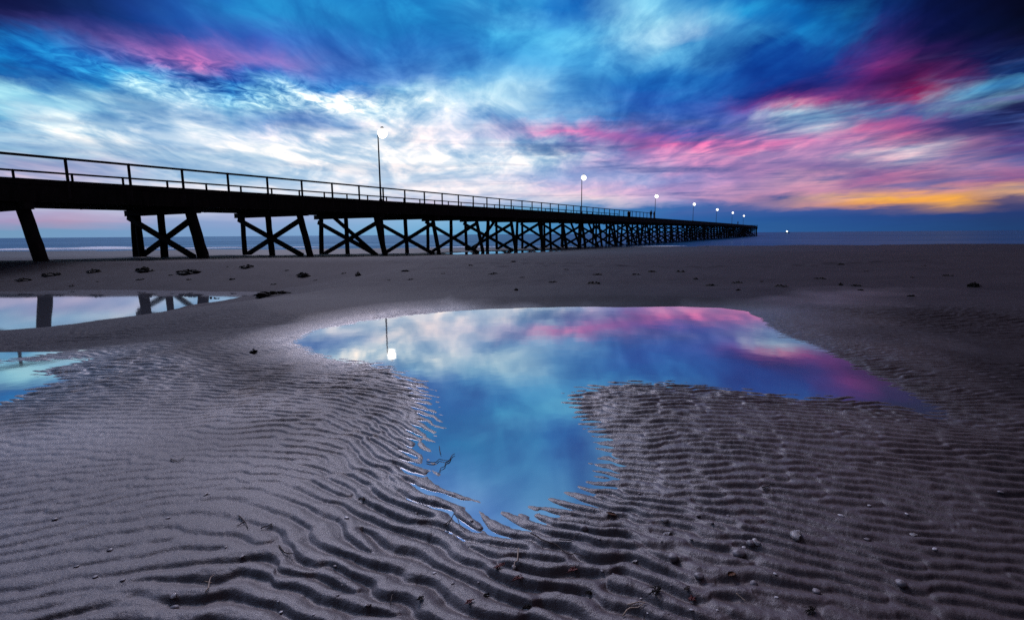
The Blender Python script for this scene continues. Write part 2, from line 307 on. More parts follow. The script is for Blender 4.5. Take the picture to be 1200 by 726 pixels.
# ------------------------------------------------------------------ beach terrain
SEA = -1.10
POOLS = [
 dict(z=0.0, slope=0.085, px=[(349,399),(380,386),(420,377),(470,369),(520,365),(600,361),(700,359.5),(800,359.5),(842,361),(866,365),(884,373),(896,384),(918,394),(960,409),(1000,427),(1040,444),(1072,461),(1092,473),(1100,481),(1088,484),(1056,478.5),(1000,471),(950,468),(900,463),(850,457),(800,453),(740,451),(695,453),(668,462),(672,480),(682,500),(694,530),(696,560),(668,580),(642,586),(614,598),(588,603),(563,600),(544,588),(528,578),(512,562),(505,540),(511,512),(515,490),(503,468),(488,449),(455,435),(415,424),(378,413)]),
 dict(z=-0.68, far=0.06, slope=0.11, px=[(-420,341),(-200,341),(0,341),(100,340),(200,340),(318,342),(296,347.5),(245,355),(205,363),(168,373),(130,381),(90,387),(40,389),(0,389),(-200,390),(-420,389)]),
 dict(z=0.0, slope=0.09, px=[(-260,424),(-80,425),(0,425),(60,422),(104,420.5),(84,427),(58,433),(75,440),(92,444),(48,455),(18,470),(-80,486),(-260,492)]),
]
POOLS.append(dict(z=-0.80, far=0.0, slope=0.03, px=[(520,296.5),(560,295),(600,294.3),(640,293.6),(652,294.2),(612,296),(575,297.2),(535,298)]))
for P in POOLS: P['xy'] = np.array([on_plane(u, v, P['z']) for u, v in P['px']])
def sdist(poly, x, y):
    n = len(poly); best = np.full(x.shape, 1e9); inside = np.zeros(x.shape, bool)
    for i in range(n):
        ax, ay = poly[i]; bx, by = poly[(i + 1) % n]
        dx, dy = bx - ax, by - ay; l2 = dx * dx + dy * dy + 1e-12
        t = np.clip(((x - ax) * dx + (y - ay) * dy) / l2, 0, 1)
        best = np.minimum(best, (x - ax - t * dx) ** 2 + (y - ay - t * dy) ** 2)
        c = ((ay > y) != (by > y)) & (x < (bx - ax) * (y - ay) / (by - ay + 1e-12) + ax)
        inside ^= c
    d = np.sqrt(best); return np.where(inside, -d, d)
PROF_Y = np.array([-400, -5, 4.5, 8.0, 14, 20, 24, 28, 34, 40, 49, 62, 80, 100, 200, 6000])
PROF_Z = np.array([4.0, 0.05, 0.04, 0.10, 0.06, 0.0, -0.10, -0.20, -0.30, -0.48, -0.76, -0.95, -1.10, -1.35, -2.5, -3.0])
rng = np.random.default_rng(3)
_ft = [(rng.uniform(0, 6.28), rng.uniform(0, 6.28), rng.normal()) for _ in range(14)]
def lowfreq(x, y):
    o = np.zeros_like(x)
    for i, (a, b, c) in enumerate(_ft):
        k = 0.25 + 0.13 * i
        o += np.sin(k * (x * math.cos(a) + y * math.sin(a)) + b) / (1 + 0.35 * i)
    return o
def base_z(x, y, sds=None):
    z = np.interp(y, PROF_Y, PROF_Z) + lowfreq(x, y) * np.interp(y, [2, 8, 30, 70], [0.004, 0.010, 0.02, 0.012])
    if sds is None:
        m = np.hypot(x, y) < 110
        sds = [np.where(m, sdist(P['xy'], x, y), 60.0) for P in POOLS]
    for P, s in zip(POOLS, sds):
        far = np.clip((y - 5.5) / 1.5, 0, 1)
        h = P['z'] + np.where(s > 0, s * (P['slope'] + P.get('far', 0.06) * far), s * 0.09)
        h = np.maximum(h, P['z'] - 0.06)
        k = 0.012; d = z - h                       # smooth minimum
        z = 0.5 * (z + h - np.sqrt(d * d + k * k))
    return z
# ripple field: band-passed noise whose crest direction turns across the beach
NF, LF = 2048, 10.24
ORI = [  # (photo pixel, crest angle on the ground in degrees, weight radius)
 ((500,690),-38),((620,650),-32),((700,700),-28),((450,540),-46),((540,640),-40),((430,450),-34),((340,640),-38),((400,700),-36),((400,590),-42),((800,650),-26),((900,560),-16),((1050,640),-14),((850,690),-18),((760,520),-6),
 ((1100,420),-10),((100,620),30),((200,700),22),((60,520),12),((250,500),22),((150,440),-5),((330,430),-8),((420,370),-5),((1180,540),-12),((280,560),10),((30,700),30)]
ori_xy = np.array([on_plane(u, v, 0) for (u, v), a in ORI]); ori_a = np.array([a for _, a in ORI], float)
def crest_angle(x, y):
    num = np.zeros_like(x); den = np.zeros_like(x) + 1e-9
    for (px, py), a in zip(ori_xy, ori_a):
        sc_ = 0.08 + 0.12 * math.hypot(px, py)
        w = np.exp(-((x - px) ** 2 + (y - py) ** 2) / (2 * sc_ * sc_)) + 1e-6 / (0.1 + (x - px) ** 2 + (y - py) ** 2)
        num += w * a; den += w
    return num / den
def bilin(A, x, y):
    fx = (x / LF % 1.0) * NF; fy = (y / LF % 1.0) * NF
    ix = np.floor(fx).astype(int); iy = np.floor(fy).astype(int); tx = fx - ix; ty = fy - iy
    ix %= NF; iy %= NF; jx = (ix + 1) % NF; jy = (iy + 1) % NF
    return A[iy, ix] * (1 - tx) * (1 - ty) + A[iy, jx] * tx * (1 - ty) + A[jy, ix] * (1 - tx) * ty + A[jy, jx] * tx * ty
kf = np.fft.fftfreq(NF, LF / NF); KX, KY = np.meshgrid(kf, kf); KR = np.hypot(KX, KY); KA = np.arctan2(KY, KX)
NOISE = np.fft.fft2(rng.normal(size=(NF, NF)))
def ripple_complex(x, y, lam, ang, spread, steps):
    Zs = np.zeros(x.shape, complex); W = np.zeros(x.shape)
    for a in steps:
        w = np.clip(1 - np.abs(ang - a) / 14.0, 0, 1)
        if w.max() <= 0: continue
        na = R(a + 90); da = (KA - na + np.pi) % (2 * np.pi) - np.pi
        G = np.exp(-((KR - 1 / lam) / (0.16 / lam)) ** 2 / 2 - (da / spread) ** 2 / 2)
        F = np.fft.ifft2(NOISE * G); F /= np.abs(F).std() + 1e-12
        m = w > 0
        Zs[m] += w[m] * bilin(F, x[m], y[m]); W += w
    return Zs / np.maximum(W, 1e-6)
def fbm_field(beta, kmin, kmax):
    G = np.where((KR > kmin) & (KR < kmax), 1 / np.maximum(KR, 1e-6) ** beta, 0)
    F = np.fft.ifft2(np.fft.fft2(rng.normal(size=(NF, NF))) * G).real
    return F / F.std()

az_d = np.concatenate([np.linspace(-180, -58, 50, endpoint=False), np.linspace(-58, 58, 1160), np.linspace(58, 180, 51)[1:-1]])
rad = np.concatenate([np.geomspace(0.35, 0.9, 60, endpoint=False), np.geomspace(0.9, 7.5, 680, endpoint=False), np.geomspace(7.5, 45, 330, endpoint=False), np.geomspace(45, 130, 60, endpoint=False), np.geomspace(130, 9000, 40)])
NA, NR = len(az_d), len(rad)
AZg, RDg = np.meshgrid(np.radians(az_d), rad)
gx = (RDg * np.sin(AZg)).ravel(); gy = (RDg * np.cos(AZg)).ravel(); rr = RDg.ravel()
near = (rr < 110) & (gy > -12)
sds = []
for P in POOLS:
    s = np.full(gx.shape, 60.0); s[near] = sdist(P['xy'], gx[near], gy[near]); sds.append(s)
gz = base_z(gx, gy, sds)
rip = (rr < 11) & (gy > -3)
rx, ry = gx[rip], gy[rip]
F1 = fbm_field(1.6, 0.2, 3.0); F2 = fbm_field(1.2, 2.0, 30.0); F3 = fbm_field(0.9, 8.0, 90.0)
lf = bilin(F1, rx, ry); wx = rx + 0.03 * bilin(F1, rx + 3, ry + 1); wy = ry + 0.03 * bilin(F1, rx + 5, ry + 7)
ang = crest_angle(rx, ry) + 7 * lf
F4 = fbm_field(1.3, 1.2, 9.0); wx = wx + 0.006 * bilin(F4, rx, ry); wy = wy + 0.006 * bilin(F4, rx + 2.3, ry + 4.1)
Zr = ripple_complex(wx, wy, 0.060, ang, R(15), list(range(-70, 71, 14)))
th = np.angle(Zr); Am = np.abs(Zr); Am = 0.35 + 0.65 * np.tanh(1.2 * Am / np.median(Am))
def crest(th):
    return 0.8 * (np.abs(np.cos((th + 0.45 * np.sin(th + 0.9)) / 2)) - 0.64) - 0.72 * (np.sin(th) - 0.36 * np.sin(2 * th) + 0.15 * np.sin(3 * th) - 0.06 * np.sin(4 * th))
Zc = ripple_complex(wx, wy, 0.074, ang, R(13), list(range(-70, 71, 14)))
Ac = 0.4 + 0.6 * np.tanh(1.2 * np.abs(Zc) / np.median(np.abs(Zc)))
def spot(u, v, s):
    px, py = on_plane(u, v, 0); return np.exp(-((rx - px) ** 2 + (ry - py) ** 2) / (2 * s * s))
wc = np.clip(0.95 * (spot(420, 690, .32) + spot(580, 700, .22) + spot(300, 640, .3) + spot(500, 640, .2) + spot(760, 720, .2)), 0, 1)
prof = (1 - wc) * Am * crest(th) + wc * 1.05 * Ac * crest(np.angle(Zc)); Am = 1.0
# how strongly the sand is rippled: calm in the lower left and on the bar, strong by the pool
def spot(u, v, s):
    px, py = on_plane(u, v, 0); return np.exp(-((rx - px) ** 2 + (ry - py) ** 2) / (2 * s * s))
A = 0.0095 * np.ones_like(rx)
A *= 1 - 0.5 * np.clip(spot(60, 660, 0.35) + spot(200, 590, 0.35) + spot(-200, 620, .6) + 0.6 * spot(120, 520, .4), 0, 1)
A *= 1 + 0.35 * np.clip(spot(470, 520, 0.35) + spot(620, 680, 0.4) + spot(500, 690, .3), 0, 1)
A *= np.clip(1 + 0.22 * lf, 0.4, 1.5) * np.interp(rx + 0.2 * lf, [-2.2, -0.7], [0.8, 1.0])
sd_min = np.minimum.reduce([s[rip] for s in sds])
A *= np.interp(ry, [0, 3, 5, 6.3, 7.5], [1, 1, 0.95, 0.7, 0.0])
leftbar = np.clip((ry - 5.5 - 0.25 * np.abs(np.minimum(rx, 0))) / 1.2, 0, 1)
A *= 1 - leftbar
A *= np.where(sd_min < -0.35, 0.45, 1.0) * np.interp(sd_min, [-0.35, -0.1], [0.6, 1.0])
Z2 = ripple_complex(rx, ry, 0.110, ang + 6, R(22), list(range(-70, 71, 14)))
fine = np.tanh(np.abs(Z2)) * np.cos(np.angle(Z2))
gz[rip] += A * Am * prof + 0.0040 * np.clip(A / .009, 0, 1) * fine * (0.5 + 0.5 * np.tanh(lf)) + 0.0040 * lf * np.interp(rr[rip], [1, 6], [.6, 1]) + 0.0013 * bilin(F2, rx, ry) * np.interp(A, [.003, .010], [.35, 1]) + 0.0005 * bilin(F3, rx, ry) * (rr[rip] < 4)
# trampled hollows and wind marks on the bar
bar = (rr >= 6.5) & (rr < 60) & (gy > 0)
gz[bar] += 0.012 * bilin(F1, gx[bar] * 0.55, gy[bar] * 0.28) * np.interp(rr[bar], [6.5, 9], [0, 1]) + 0.006 * bilin(F1, gx[bar] * 1.7, gy[bar] * 1.1) * np.interp(rr[bar], [6.5, 9], [0, 1])
for i in range(74):              # hollows left by feet along two wandering tracks
    if i < 44: f = i / 44; fx = -6.5 + 20 * f + 0.25 * math.sin(9 * f); fy = 12.5 + 3.0 * f + 0.5 * math.sin(7 * f)
    else: f = (i - 44) / 30; fx = -9 + 12 * f; fy = 21 - 6.5 * f + 0.4 * math.sin(8 * f)
    fx += (0.16 if i % 2 else -0.16) + rng.normal() * 0.1; fy += rng.normal() * 0.12
    m = (np.abs(gx - fx) < 0.8) & (np.abs(gy - fy) < 0.8)
    dx, dy = gx[m] - fx, gy[m] - fy; r2 = (dx / 0.17) ** 2 + (dy / 0.12) ** 2
    gz[m] += -0.035 * np.exp(-r2) + 0.014 * np.exp(-(np.sqrt(r2) - 1.7) ** 2 * 2.5)
idx = np.arange(NA * NR).reshape(NR, NA)
nxt = np.roll(idx, -1, axis=1)
F = np.stack([idx[:-1], nxt[:-1], nxt[1:], idx[1:]], -1).reshape(-1, 4)[:, ::-1]
V = np.stack([gx, gy, gz], 1)
def ground_z(x, y):               # height of the finished sand at a point
    a = math.degrees(math.atan2(x, y)); r = math.hypot(x, y)
    fa = np.interp(a, az_d, np.arange(NA)); fr = np.interp(r, rad, np.arange(NR))
    ia, ir = min(int(fa), NA - 2), min(int(fr), NR - 2); ta, tr = fa - ia, fr - ir
    Zg = gz.reshape(NR, NA)
    return float(Zg[ir, ia] * (1 - ta) * (1 - tr) + Zg[ir, ia + 1] * ta * (1 - tr) + Zg[ir + 1, ia] * (1 - ta) * tr + Zg[ir + 1, ia + 1] * ta * tr)

sand, t, b = material('wet_sand')
geo = t.nodes.new('ShaderNodeNewGeometry'); spz = t.nodes.new('ShaderNodeSeparateXYZ'); t.links.new(geo.outputs['Position'], spz.inputs[0])
def tn(scale, detail=5, rough=0.6, stretch=None):
    n = t.nodes.new('ShaderNodeTexNoise'); n.inputs['Scale'].default_value = scale; n.inputs['Detail'].default_value = detail; n.inputs['Roughness'].default_value = rough
    if stretch:
        mp = t.nodes.new('ShaderNodeMapping'); mp.inputs['Scale'].default_value = stretch
        t.links.new(geo.outputs['Position'], mp.inputs[0]); t.links.new(mp.outputs[0], n.inputs['Vector'])
    else: t.links.new(geo.outputs['Position'], n.inputs['Vector'])
    return n.outputs[0]
at = t.nodes.new('ShaderNodeAttribute'); at.attribute_name = 'wet'
big = tn(0.9, 4); mid = tn(14, 5); grain = tn(420, 3, 0.75); grain2 = tn(180, 4, 0.7); strk = tn(0.12, 5, 0.6, (1, 3.5, 1))
wet = mth('ADD', at.outputs['Fac'], mth('MULTIPLY', mth('SUBTRACT', mid, 0.5), 0.5, tree=t), tree=t, clamp=True)
rampd = t.nodes.new('ShaderNodeValToRGB'); t.links.new(mth('ADD', mth('MULTIPLY', big, 0.5, tree=t), mth('MULTIPLY', grain2, 0.5, tree=t), tree=t), rampd.inputs[0])
rampd.color_ramp.elements[0].position = 0.32; rampd.color_ramp.elements[1].position = 0.68
rampd.color_ramp.elements[0].color = (0.094, 0.062, 0.060, 1); rampd.color_ramp.elements[1].color = (0.172, 0.120, 0.112, 1)
mulw = t.nodes.new('ShaderNodeMix'); mulw.data_type = 'RGBA'; mulw.blend_type = 'MULTIPLY'; mulw.inputs['B'].default_value = (0.42, 0.42, 0.45, 1)
t.links.new(wet, mulw.inputs['Factor']); t.links.new(rampd.outputs[0], mulw.inputs['A']); 
spk = t.nodes.new('ShaderNodeValToRGB'); t.links.new(grain, spk.inputs[0]); spk.color_ramp.elements[0].position = 0.28; spk.color_ramp.elements[1].position = 0.5
spk.color_ramp.elements[0].color = (0.35, 0.33, 0.33, 1); spk.color_ramp.elements[1].color = (1, 1, 1, 1)
mul2 = t.nodes.new('ShaderNodeMix'); mul2.data_type = 'RGBA'; mul2.blend_type = 'MULTIPLY'; mul2.inputs['Factor'].default_value = 0.45
t.links.new(mulw.outputs['Result'], mul2.inputs['A']); t.links.new(spk.outputs[0], mul2.inputs['B'])
at2 = t.nodes.new('ShaderNodeAttribute'); at2.attribute_name = 'damp_shade'
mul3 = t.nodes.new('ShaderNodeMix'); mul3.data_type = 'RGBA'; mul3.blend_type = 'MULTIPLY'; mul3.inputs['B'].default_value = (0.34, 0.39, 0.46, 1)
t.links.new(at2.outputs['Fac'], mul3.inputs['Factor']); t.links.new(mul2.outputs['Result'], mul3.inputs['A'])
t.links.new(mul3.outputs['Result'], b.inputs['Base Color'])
ro = mth('SUBTRACT', mth('ADD', 0.56, mth('MULTIPLY', at2.outputs['Fac'], 0.2, tree=t), tree=t), mth('MULTIPLY', wet, 0.24, tree=t), tree=t)
ro = mth('ADD', ro, mth('MULTIPLY', mth('SUBTRACT', strk, 0.5), 0.25, tree=t), tree=t)
t.links.new(ro, b.inputs['Roughness']); t.links.new(mth('MULTIPLY', mth('ADD', mth('MULTIPLY', wet, 0.6, tree=t), 0.15, tree=t), mth('SUBTRACT', 1.0, mth('MULTIPLY', at2.outputs['Fac'], 0.88, tree=t), tree=t), tree=t), b.inputs['Specular IOR Level'])
bp = t.nodes.new('ShaderNodeBump'); bp.inputs['Strength'].default_value = 0.50; bp.inputs['Distance'].default_value = 0.004
t.links.new(mth('ADD', grain2, mth('MULTIPLY', grain, 0.4, tree=t), tree=t), bp.inputs['Height']); t.links.new(bp.outputs[0], b.inputs['Normal'])
t.links.new(mth('MULTIPLY', mth('MULTIPLY', wet, 0.22, tree=t), mth('SUBTRACT', 1.0, mth('MULTIPLY', at2.outputs['Fac'], 0.92, tree=t), tree=t), tree=t), b.inputs['Coat Weight'])
b.inputs['Coat Roughness'].default_value = 0.22; t.links.new(bp.outputs[0], b.inputs['Coat Normal'])
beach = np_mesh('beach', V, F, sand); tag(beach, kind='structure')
wv = np.zeros(len(V)); sdm = np.minimum.reduce(sds)
wv = np.interp(sdm, [0, 0.12, 0.35, 1.6], [1.0, 0.8, 0.55, 0.45])
wv = np.where(gy > 7, np.interp(gy, [7, 9, 20, 34, 50], [0.5, 0.22, 0.22, 0.6, 0.9]), wv)
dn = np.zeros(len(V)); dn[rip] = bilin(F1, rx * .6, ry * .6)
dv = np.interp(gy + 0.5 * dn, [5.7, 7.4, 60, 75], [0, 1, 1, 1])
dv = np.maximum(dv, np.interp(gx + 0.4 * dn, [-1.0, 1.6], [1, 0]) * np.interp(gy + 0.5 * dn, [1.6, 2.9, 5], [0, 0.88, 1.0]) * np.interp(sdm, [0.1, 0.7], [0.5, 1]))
dv = np.maximum(dv, np.where(gy > 0, np.interp(gx - 0.55 * gy + 0.25 * dn, [0.0, 1.4], [0, 0.95]), 0))  # right-hand vignette: shade painted into the sand colour
ad_ = beach.data.attributes.new('damp_shade', 'FLOAT', 'POINT'); ad_.data.foreach_set('value', dv.astype(np.float32))
at_ = beach.data.attributes.new('wet', 'FLOAT', 'POINT'); at_.data.foreach_set('value', wv.astype(np.float32))

# ------------------------------------------------------------------ water
def water_mat(name, rough, face, tint, bump=0.0):
    m = bpy.data.materials.new(name); m.use_nodes = True; t = m.node_tree; t.nodes.clear()
    g = t.nodes.new('ShaderNodeBsdfGlossy'); g.inputs['Roughness'].default_value = rough; g.inputs['Color'].default_value = (0.96, 0.97, 1, 1)
    tr = t.nodes.new('ShaderNodeBsdfTransparent'); tr.inputs[0].default_value = (*tint, 1)
    lw = t.nodes.new('ShaderNodeFresnel'); lw.inputs['IOR'].default_value = 1.7
    f = mth('ADD', mth('MULTIPLY', lw.outputs[0], 1 - face, tree=t), face, tree=t, clamp=True)
    mx = t.nodes.new('ShaderNodeMixShader'); t.links.new(f, mx.inputs[0]); 
    df = t.nodes.new('ShaderNodeBsdfDiffuse'); df.inputs[0].default_value = (0.30, 0.31, 0.36, 1)      # milky grey mixed in to pale the reflections like haze
    m2 = t.nodes.new('ShaderNodeMixShader'); m2.inputs[0].default_value = 0.38; t.links.new(tr.outputs[0], m2.inputs[1]); t.links.new(df.outputs[0], m2.inputs[2])
    t.links.new(m2.outputs[0], mx.inputs[1]); t.links.new(g.outputs[0], mx.inputs[2])
    o = t.nodes.new('ShaderNodeOutputMaterial'); t.links.new(mx.outputs[0], o.inputs[0])
    if bump:
        c = t.nodes.new('ShaderNodeTexCoord'); n = t.nodes.new('ShaderNodeTexNoise'); n.inputs['Scale'].default_value = 5; n.inputs['Detail'].default_value = 2
        t.links.new(c.outputs['Object'], n.inputs['Vector']); bp = t.nodes.new('ShaderNodeBump'); bp.inputs['Strength'].default_value = bump; bp.inputs['Distance'].default_value = 0.01
        t.links.new(n.outputs[0], bp.inputs['Height']); t.links.new(bp.outputs[0], g.inputs['Normal'])
    return m
pool_m = water_mat('pool_water', 0.04, 0.46, (0.60, 0.66, 0.70), 0.035)
for P in POOLS:
    poly = P['xy']; lo = poly.min(0) - 0.5; hi = poly.max(0) + 0.5; st = 0.06 if P['z'] > -0.05 else (0.12 if P['z'] > -0.75 else 0.3)
    xs = np.arange(lo[0], hi[0], st); ys = np.arange(lo[1], hi[1], st); GX, GY = np.meshgrid(xs, ys)
    s = sdist(poly, GX, GY); keep = s < 0.32
    cell = keep[:-1, :-1] | keep[1:, 1:]
    ii = np.arange(GX.size).reshape(GX.shape); q = np.stack([ii[:-1, :-1], ii[:-1, 1:], ii[1:, 1:], ii[1:, :-1]], -1)[cell]
    used, inv = np.unique(q, return_inverse=True)
    vv = np.stack([GX.ravel()[used], GY.ravel()[used], np.full(len(used), P['z'])], 1)
    o = np_mesh('tidal_pool', vv, inv.reshape(q.shape), pool_m); tag(o, kind='structure')

sea_m, t, b = material('sea_water')
geo = t.nodes.new('ShaderNodeNewGeometry')
def wav(scale, stretch, detail=5):
    mp = t.nodes.new('ShaderNodeMapping'); mp.inputs['Scale'].default_value = stretch; t.links.new(geo.outputs['Position'], mp.inputs[0])
    n = t.nodes.new('ShaderNodeTexNoise'); n.inputs['Scale'].default_value = scale; n.inputs['Detail'].default_value = detail; t.links.new(mp.outputs[0], n.inputs['Vector']); return n.outputs[0]
t.nodes.remove(b)
dif = t.nodes.new('ShaderNodeBsdfDiffuse'); dif.inputs[0].default_value = (0.010, 0.060, 0.15, 1)
glo = t.nodes.new('ShaderNodeBsdfGlossy'); glo.inputs['Color'].default_value = (0.42, 0.66, 0.85, 1); glo.inputs['Roughness'].default_value = 0.16
band = wav(0.06, (0.12, 1.0, 1), 3)
mxs = t.nodes.new('ShaderNodeMixShader'); t.links.new(mth('ADD', mth('MULTIPLY', band, 0.5, tree=t), 0.02, tree=t), mxs.inputs[0]); t.links.new(dif.outputs[0], mxs.inputs[1]); t.links.new(glo.outputs[0], mxs.inputs[2])
t.links.new(mxs.outputs[0], t.nodes['Material Output'].inputs['Surface'])
swell = wav(0.05, (0.25, 1.6, 1), 4)
bp = t.nodes.new('ShaderNodeBump'); bp.inputs['Strength'].default_value = 0.25; bp.inputs['Distance'].default_value = 0.5
t.links.new(swell, bp.inputs['Height']); t.links.new(bp.outputs[0], glo.inputs['Normal'])
ys = np.concatenate([np.geomspace(50, 400, 60), np.geomspace(440, 9000, 24)]); xs = np.concatenate([-np.geomspace(120, 9000, 20)[::-1], np.linspace(-100, 100, 41), np.geomspace(120, 9000, 20)])
GX, GY = np.meshgrid(xs, ys); ii = np.arange(GX.size).reshape(GX.shape)
GZ = SEA + 0.0 * GX
q = np.stack([ii[:-1, :-1], ii[:-1, 1:], ii[1:, 1:], ii[1:, :-1]], -1).reshape(-1, 4)
sea = np_mesh('sea', np.stack([GX.ravel(), GY.ravel(), GZ.ravel()], 1), q, sea_m); tag(sea, kind='structure')

# breaking foam lines off the shore
foam_m = simple_mat('foam', (0.62, 0.66, 0.72), (0.85, 0.87, 0.9), 3, 0.8, 0.2)
def foam_strip(bm, x0, x1, y, w, h):
    n = 60; prev_ = None
    for i in range(n + 1):
        f = i / n; x = x0 + (x1 - x0) * f; yy = y + 1.2 * math.sin(x * 0.07) + 0.4 * math.sin(x * 0.31)
        tp = min(1, 5 * f, 5 * (1 - f)) * (0.7 + 0.3 * math.sin(x * 0.43 + y)) + 0.03
        ring = [bm.verts.new((x, yy + a * w * tp, SEA - 0.03 + c * h * tp)) for a, c in ((-0.5, 0), (-0.3, 0.7), (0, 1), (0.25, 0.6), (0.5, 0))]
        if prev_:
            for k in range(4): bm.faces.new((prev_[k], ring[k], ring[k + 1], prev_[k + 1]))
        prev_ = ring
bm = bmesh.new()
foam_strip(bm, -150, -46, 88, 3.0, 0.30); foam_strip(bm, -92, -66, 98, 3.5, 0.30); foam_strip(bm, -66, -30, 93, 2.5, 0.12)
foam_strip(bm, -20, 8, 86, 2.0, 0.12); foam_strip(bm, -200, -120, 102, 4.0, 0.2); foam_strip(bm, 2, 30, 79, 1.4, 0.08)
tag(obj_from_bm('sea_foam', bm, foam_m, smooth=True), kind='stuff', label='thin white line of foam where small waves break', cat='foam')

# ------------------------------------------------------------------ jetty
PHI, PD, W = R(30.18), 28.256, 6.65
JD = np.array([math.sin(PHI), math.cos(PHI)]); JN = np.array([-math.cos(PHI), math.sin(PHI)])
J0 = JN * PD
def jw(s, o): p = J0 + JD * s + JN * o; return float(p[0]), float(p[1])
def jg(s, o):
    x, y = jw(s, o); return float(base_z(np.array([x]), np.array([y]))[0])
def deck_z(s): return 3.17 + 0.0072 * s - 1.02e-5 * s * s if s > 0 else 3.17 + 0.0072 * s
S0, S1 = -14.0, 336.0
timber = simple_mat('old_timber', (0.010, 0.009, 0.009), (0.030, 0.025, 0.023), 5, 0.85, 0.6, (1, 1, 0.25), 0.15)
timber2 = simple_mat('deck_timber', (0.014, 0.012, 0.012), (0.036, 0.031, 0.028), 4, 0.85, 0.5, (0.5, 2, 1), 0.15)
rail_m = simple_mat('rail_timber', (0.016, 0.014, 0.015), (0.04, 0.034, 0.033), 8, 0.8, 0.3, (0.3, 2, 2), 0.2)
jetty = empty('jetty', (J0[0], J0[1], 0.0), math.pi / 2 - PHI)
tag(jetty, 'long dark timber jetty on braced piles running from the beach out to sea', 'jetty')
# deck of cross planks
bm = bmesh.new(); s = S0; rnd = random.Random(2)
while s < S1:
    w = 0.235 if s < 112 else 2.4
    z = deck_z(s + w / 2); e0, e1 = rnd.uniform(-.03, .03), rnd.uniform(-.03, .03)
    add_box(bm, (s + w / 2, W / 2 + (e0 + e1) / 2, z - 0.04 + rnd.uniform(-.004, .004)), (w - 0.014, W + 0.16 + abs(e0 - e1), 0.08))
    s += w
obj_from_bm('deck', bm, timber2, jetty)
for o in (0.06, W * 0.27, W * 0.5, W * 0.73, W - 0.06):
    bm = bmesh.new(); s = S0
    while s < S1:
        s2 = min(s + 6.73, S1)
        add_bar(bm, (s + 0.004, o, deck_z(s) - 0.44), (s2 - 0.004, o, deck_z(s2) - 0.44), 0.30, 0.70, 0.015)
        s = s2
    obj_from_bm('stringer', bm, timber, jetty)
for o in (0.02, W - 0.02):
    bm = bmesh.new(); s = S0
    while s < S1:
        s2 = min(s + 4.8, S1); add_bar(bm, (s + .003, o, deck_z(s) + 0.075), (s2 - .003, o, deck_z(s2) + 0.075), 0.16, 0.14, 0.012); s = s2
    obj_from_bm('kerb_beam', bm, timber, jetty)
# bents
def pile_bm(bm, s, o_top, o_bot, r, zt, seed, lean=0.0):
    q = random.Random(seed); zb = jg(s, o_bot) - 0.7
    pts = []; rr_ = []
    n = 7
    for i in range(n + 1):
        f = i / n
        pts.append((s + lean * f + q.uniform(-.012, .012), o_top + (o_bot - o_top) * f + q.uniform(-.012, .012), zt + (zb - zt) * f))
        rr_.append(r * (0.95 + 0.10 * f + q.uniform(-.03, .03)))
    add_tube(bm, pts, rr_, 12)
bents = []; s = 8.55 - 6.73 * 3
while s < S1 - 1: bents.append(s); s += 6.73
bents.append(S1 - 0.6)
far_bm = bmesh.new(); npile = 0
for bi, s in enumerate(bents):
    q = random.Random(100 + bi); zc = deck_z(s) - 0.80; k = bi - 4   # k = 0 is the bent nearest the left of the photo with its cross brace in view
    bm = bmesh.new(); add_bar(bm, (s, -0.45, zc - 0.16), (s, W + 0.35, zc - 0.16), 0.34, 0.32, 0.02); obj_from_bm('crosshead', bm, timber, jetty)
    near_r = {-1: 0.25, 0: 0.28}.get(k, q.uniform(0.17, 0.21))
    specs = [(0.30, -0.35 + q.uniform(-.1, .1), near_r, 0.25 + q.uniform(-.1, .1)), (W / 2 + q.uniform(-.15, .15), W / 2 + q.uniform(-.1, .1), q.uniform(0.16, 0.20), 0.0), (W - 0.35, W - 0.35 + q.uniform(-.1, .25), q.uniform(0.16, 0.185), q.uniform(-.1, .1))]
    if k == -1: specs.pop(1)
    if k == 0: specs.append((W - 0.80, W - 0.80, 0.17, 0.0))
    if k >= 2:
        specs = [(a_, b2, r_, l_ + q.uniform(-.3, .3)) for a_, b2, r_, l_ in specs]
        if bi < 29 and q.random() < 0.8: specs.append((q.choice([0.9, 2.1, W - 1.6]), q.choice([-0.1, 1.6, W - 0.7]), 0.16, q.uniform(-1.1, 1.1)))
    for j, (o1, o2, r_, ln_) in enumerate(specs):
        if npile < 99:
            npile += 1
            bm = bmesh.new(); pile_bm(bm, s, o1, o2, r_, zc - 0.05, bi * 7 + j, ln_); obj_from_bm('pile', bm, timber, jetty, smooth=True)
        else:
            pile_bm(far_bm, s, o1, o2, r_, zc - 0.05, bi * 7 + j, ln_)
    gz_n = max(jg(s, 0.0), SEA - 0.1) + 0.12; gz_f = max(jg(s, W), SEA - 0.1) + 0.12
    if k >= 0:
        bm = bmesh.new(); add_bar(bm, (s - 0.26, W - 0.25, zc - 0.45 + q.uniform(-.2, .1)), (s - 0.26 + .1, 0.05 + q.uniform(-.2, .5), gz_n - 0.1), 0.09, 0.31, 0.01); obj_from_bm('brace', bm, timber, jetty)
        bm = bmesh.new(); add_bar(bm, (s + 0.27, 0.25, zc - 0.45 + q.uniform(-.2, .1)), (s + 0.27, W - 0.1 - q.uniform(-.2, .5), gz_f - 0.1), 0.09, 0.31, 0.01); obj_from_bm('brace', bm, timber, jetty)
fo = obj_from_bm('pile', far_bm, timber, jetty, smooth=True); fo['kind'] = 'stuff'
